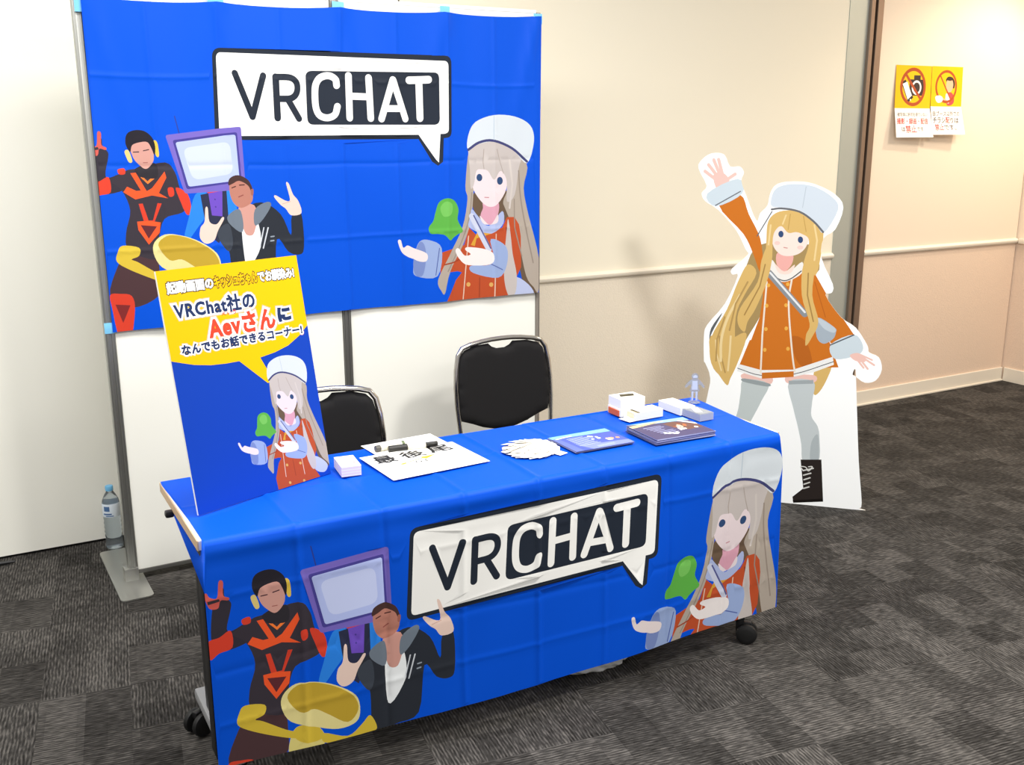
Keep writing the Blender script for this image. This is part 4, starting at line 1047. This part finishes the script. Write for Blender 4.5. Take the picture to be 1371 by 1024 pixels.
bm = bmesh.new(); add_prism(bm, [(-.024, -.02), (-.004, -.03), (.018, .02), (-.004, .03)], lambda u, v, d: (u, v, .0246 + d), .0004); add_prism(bm, [(-.022, .034), (.016, .030), (.014, .040), (-.022, .042)], lambda u, v, d: (u, v, .0246 + d), .0004); obj('printed_label', bm, WB, d_)

# clear acrylic figure on a disc
ACR = mat('#dbe7fb', .04, kind='acrylic', trans=.88, ior=1.3, spec=.6)
t = tthing('acrylic_stand', 'small clear acrylic figure on a round base, right table end', 'figure stand', 1.772, .398, rz=-.55)
bm = bmesh.new(); add_lathe(bm, [(0, 0), (.020, 0), (.021, .0006), (.021, .0026), (.020, .003), (0, .003)], 32); obj('base', bm, ACR, t, True)
HALF = [(0, .104), (.006, .103), (.011, .098), (.012, .091), (.010, .086), (.009, .083), (.016, .080), (.026, .070), (.034, .058), (.033, .054), (.029, .053), (.020, .062), (.013, .066), (.013, .056), (.018, .044), (.017, .041), (.012, .041), (.012, .020), (.014, .004), (.004, .0035), (.003, .036)]
P = HALF + [(-x, y) for x, y in HALF[::-1] if x > 0]
bm = bmesh.new(); add_prism(bm, P[::-1], lambda u, v, d: (u, d - .0015, v), .003); obj('figure', bm, ACR, t)
PALE = mat('#e2ebfb', .3, kind='white_print', trans=.5)
bm = bmesh.new()
for q in ([(-.007, .088), (.007, .088), (.008, .095), (0, .099), (-.008, .095)], [(-.010, .046), (.010, .046), (.009, .078), (-.009, .078)], [(-.010, .008), (-.004, .008), (-.004, .040), (-.010, .040)], [(.004, .008), (.010, .008), (.010, .040), (.004, .040)]):
    add_prism(bm, q, lambda u, v, d: (u, -.0016 - d, v), .0003)
obj('frosted_print', bm, PALE, t)

# ------------------------------------------------------------------ things on the floor
BOT = mat('#dfeaf2', .05, kind='bottle_plastic', trans=.92, ior=1.33); WAT = mat('#f2f7fa', .0, kind='water', trans=1.0, ior=1.33); CAPB = mat('#6fb6e4', .4, kind='bottle_cap'); LBL = mat('#dfe9f4', .45, kind='bottle_label')
t = thing('water_bottle', 'clear plastic water bottle with light blue cap behind partition post', 'bottle', (-.012, .375, 0))
prof = [(0, .002), (.022, 0), (.031, .004), (.033, .012)]
for i in range(6): prof += [(.033, .02 + i * .018), (.0312, .029 + i * .018)]
prof += [(.033, .135), (.033, .195), (.031, .205), (.022, .225), (.014, .238), (.0125, .243), (.0125, .25), (0, .25)]
obj('body', add_lathe(bmesh.new(), prof, 32), BOT, t, True)
obj('cap', add_lathe(bmesh.new(), [(0, .243), (.0145, .243), (.0152, .246), (.0152, .260), (.0135, .2625), (0, .2625)], 28), CAPB, t, True)
lb = obj('label', add_lathe(bmesh.new(), [(.0334, .140), (.0337, .141), (.0337, .193), (.0334, .194)], 32), LBL, t, True)
bm = bmesh.new()
for i, (z0, z1, a0, a1) in enumerate(((.165, .185, -2.6, -1.9), (.150, .156, -2.7, -1.7), (.143, .147, -2.4, -1.5))):
    R_ = [[bm.verts.new((.0341 * math.cos(a), .0341 * math.sin(a), z)) for a in np.linspace(a0, a1, 8)] for z in (z0, z1)]
    for k_ in range(7): bm.faces.new((R_[0][k_], R_[0][k_ + 1], R_[1][k_ + 1], R_[1][k_]))
obj('label_print', bm, mat('#4a6e9e', .5, kind='label_print'), lb)

# slumped white bag under the table
bm = bmesh.new(); bmesh.ops.create_icosphere(bm, subdivisions=5, radius=1.0)
for v in bm.verts:
    c = v.co.copy(); n_ = .06 * math.sin(c.x * 7 + c.z * 4) * math.cos(c.y * 6) + .03 * math.sin(c.x * 17 + c.y * 13) + .02 * math.sin(c.z * 23 + c.x * 9)
    q = c * (1 + n_); z = max(q.z, -.55)
    v.co = (q.x * .17, q.y * .13, (z + .55) * .085)
o = obj('plastic_bag', bm, mat('#e9e9e6', .4, kind='bag_film', spec=.4), None, 'all'); o.location = (1.13, -1.30, 0.0); o.rotation_euler = (0, 0, -.1)
tag(o, 'slumped white plastic bag on the carpet under the table', 'bag')
# plug at the foot of the left wall
t = thing('cable_plug', 'white cable end with black tip on floor, left photo edge', 'plug', (-.432, .405, .011), -.12)
X = Matrix.Rotation(PI / 2, 4, 'Y')
obj('sleeve', add_lathe(bmesh.new(), [(0, -.06), (.009, -.06), (.011, -.05), (.011, -.004), (.009, 0), (0, 0)], 20, X), mat('#f0efea', .4, kind='white_plastic'), t, True)
obj('tip', add_lathe(bmesh.new(), [(0, -.001), (.0075, -.001), (.007, .03), (.004, .058), (0, .06)], 20, X), PLA, t, True)
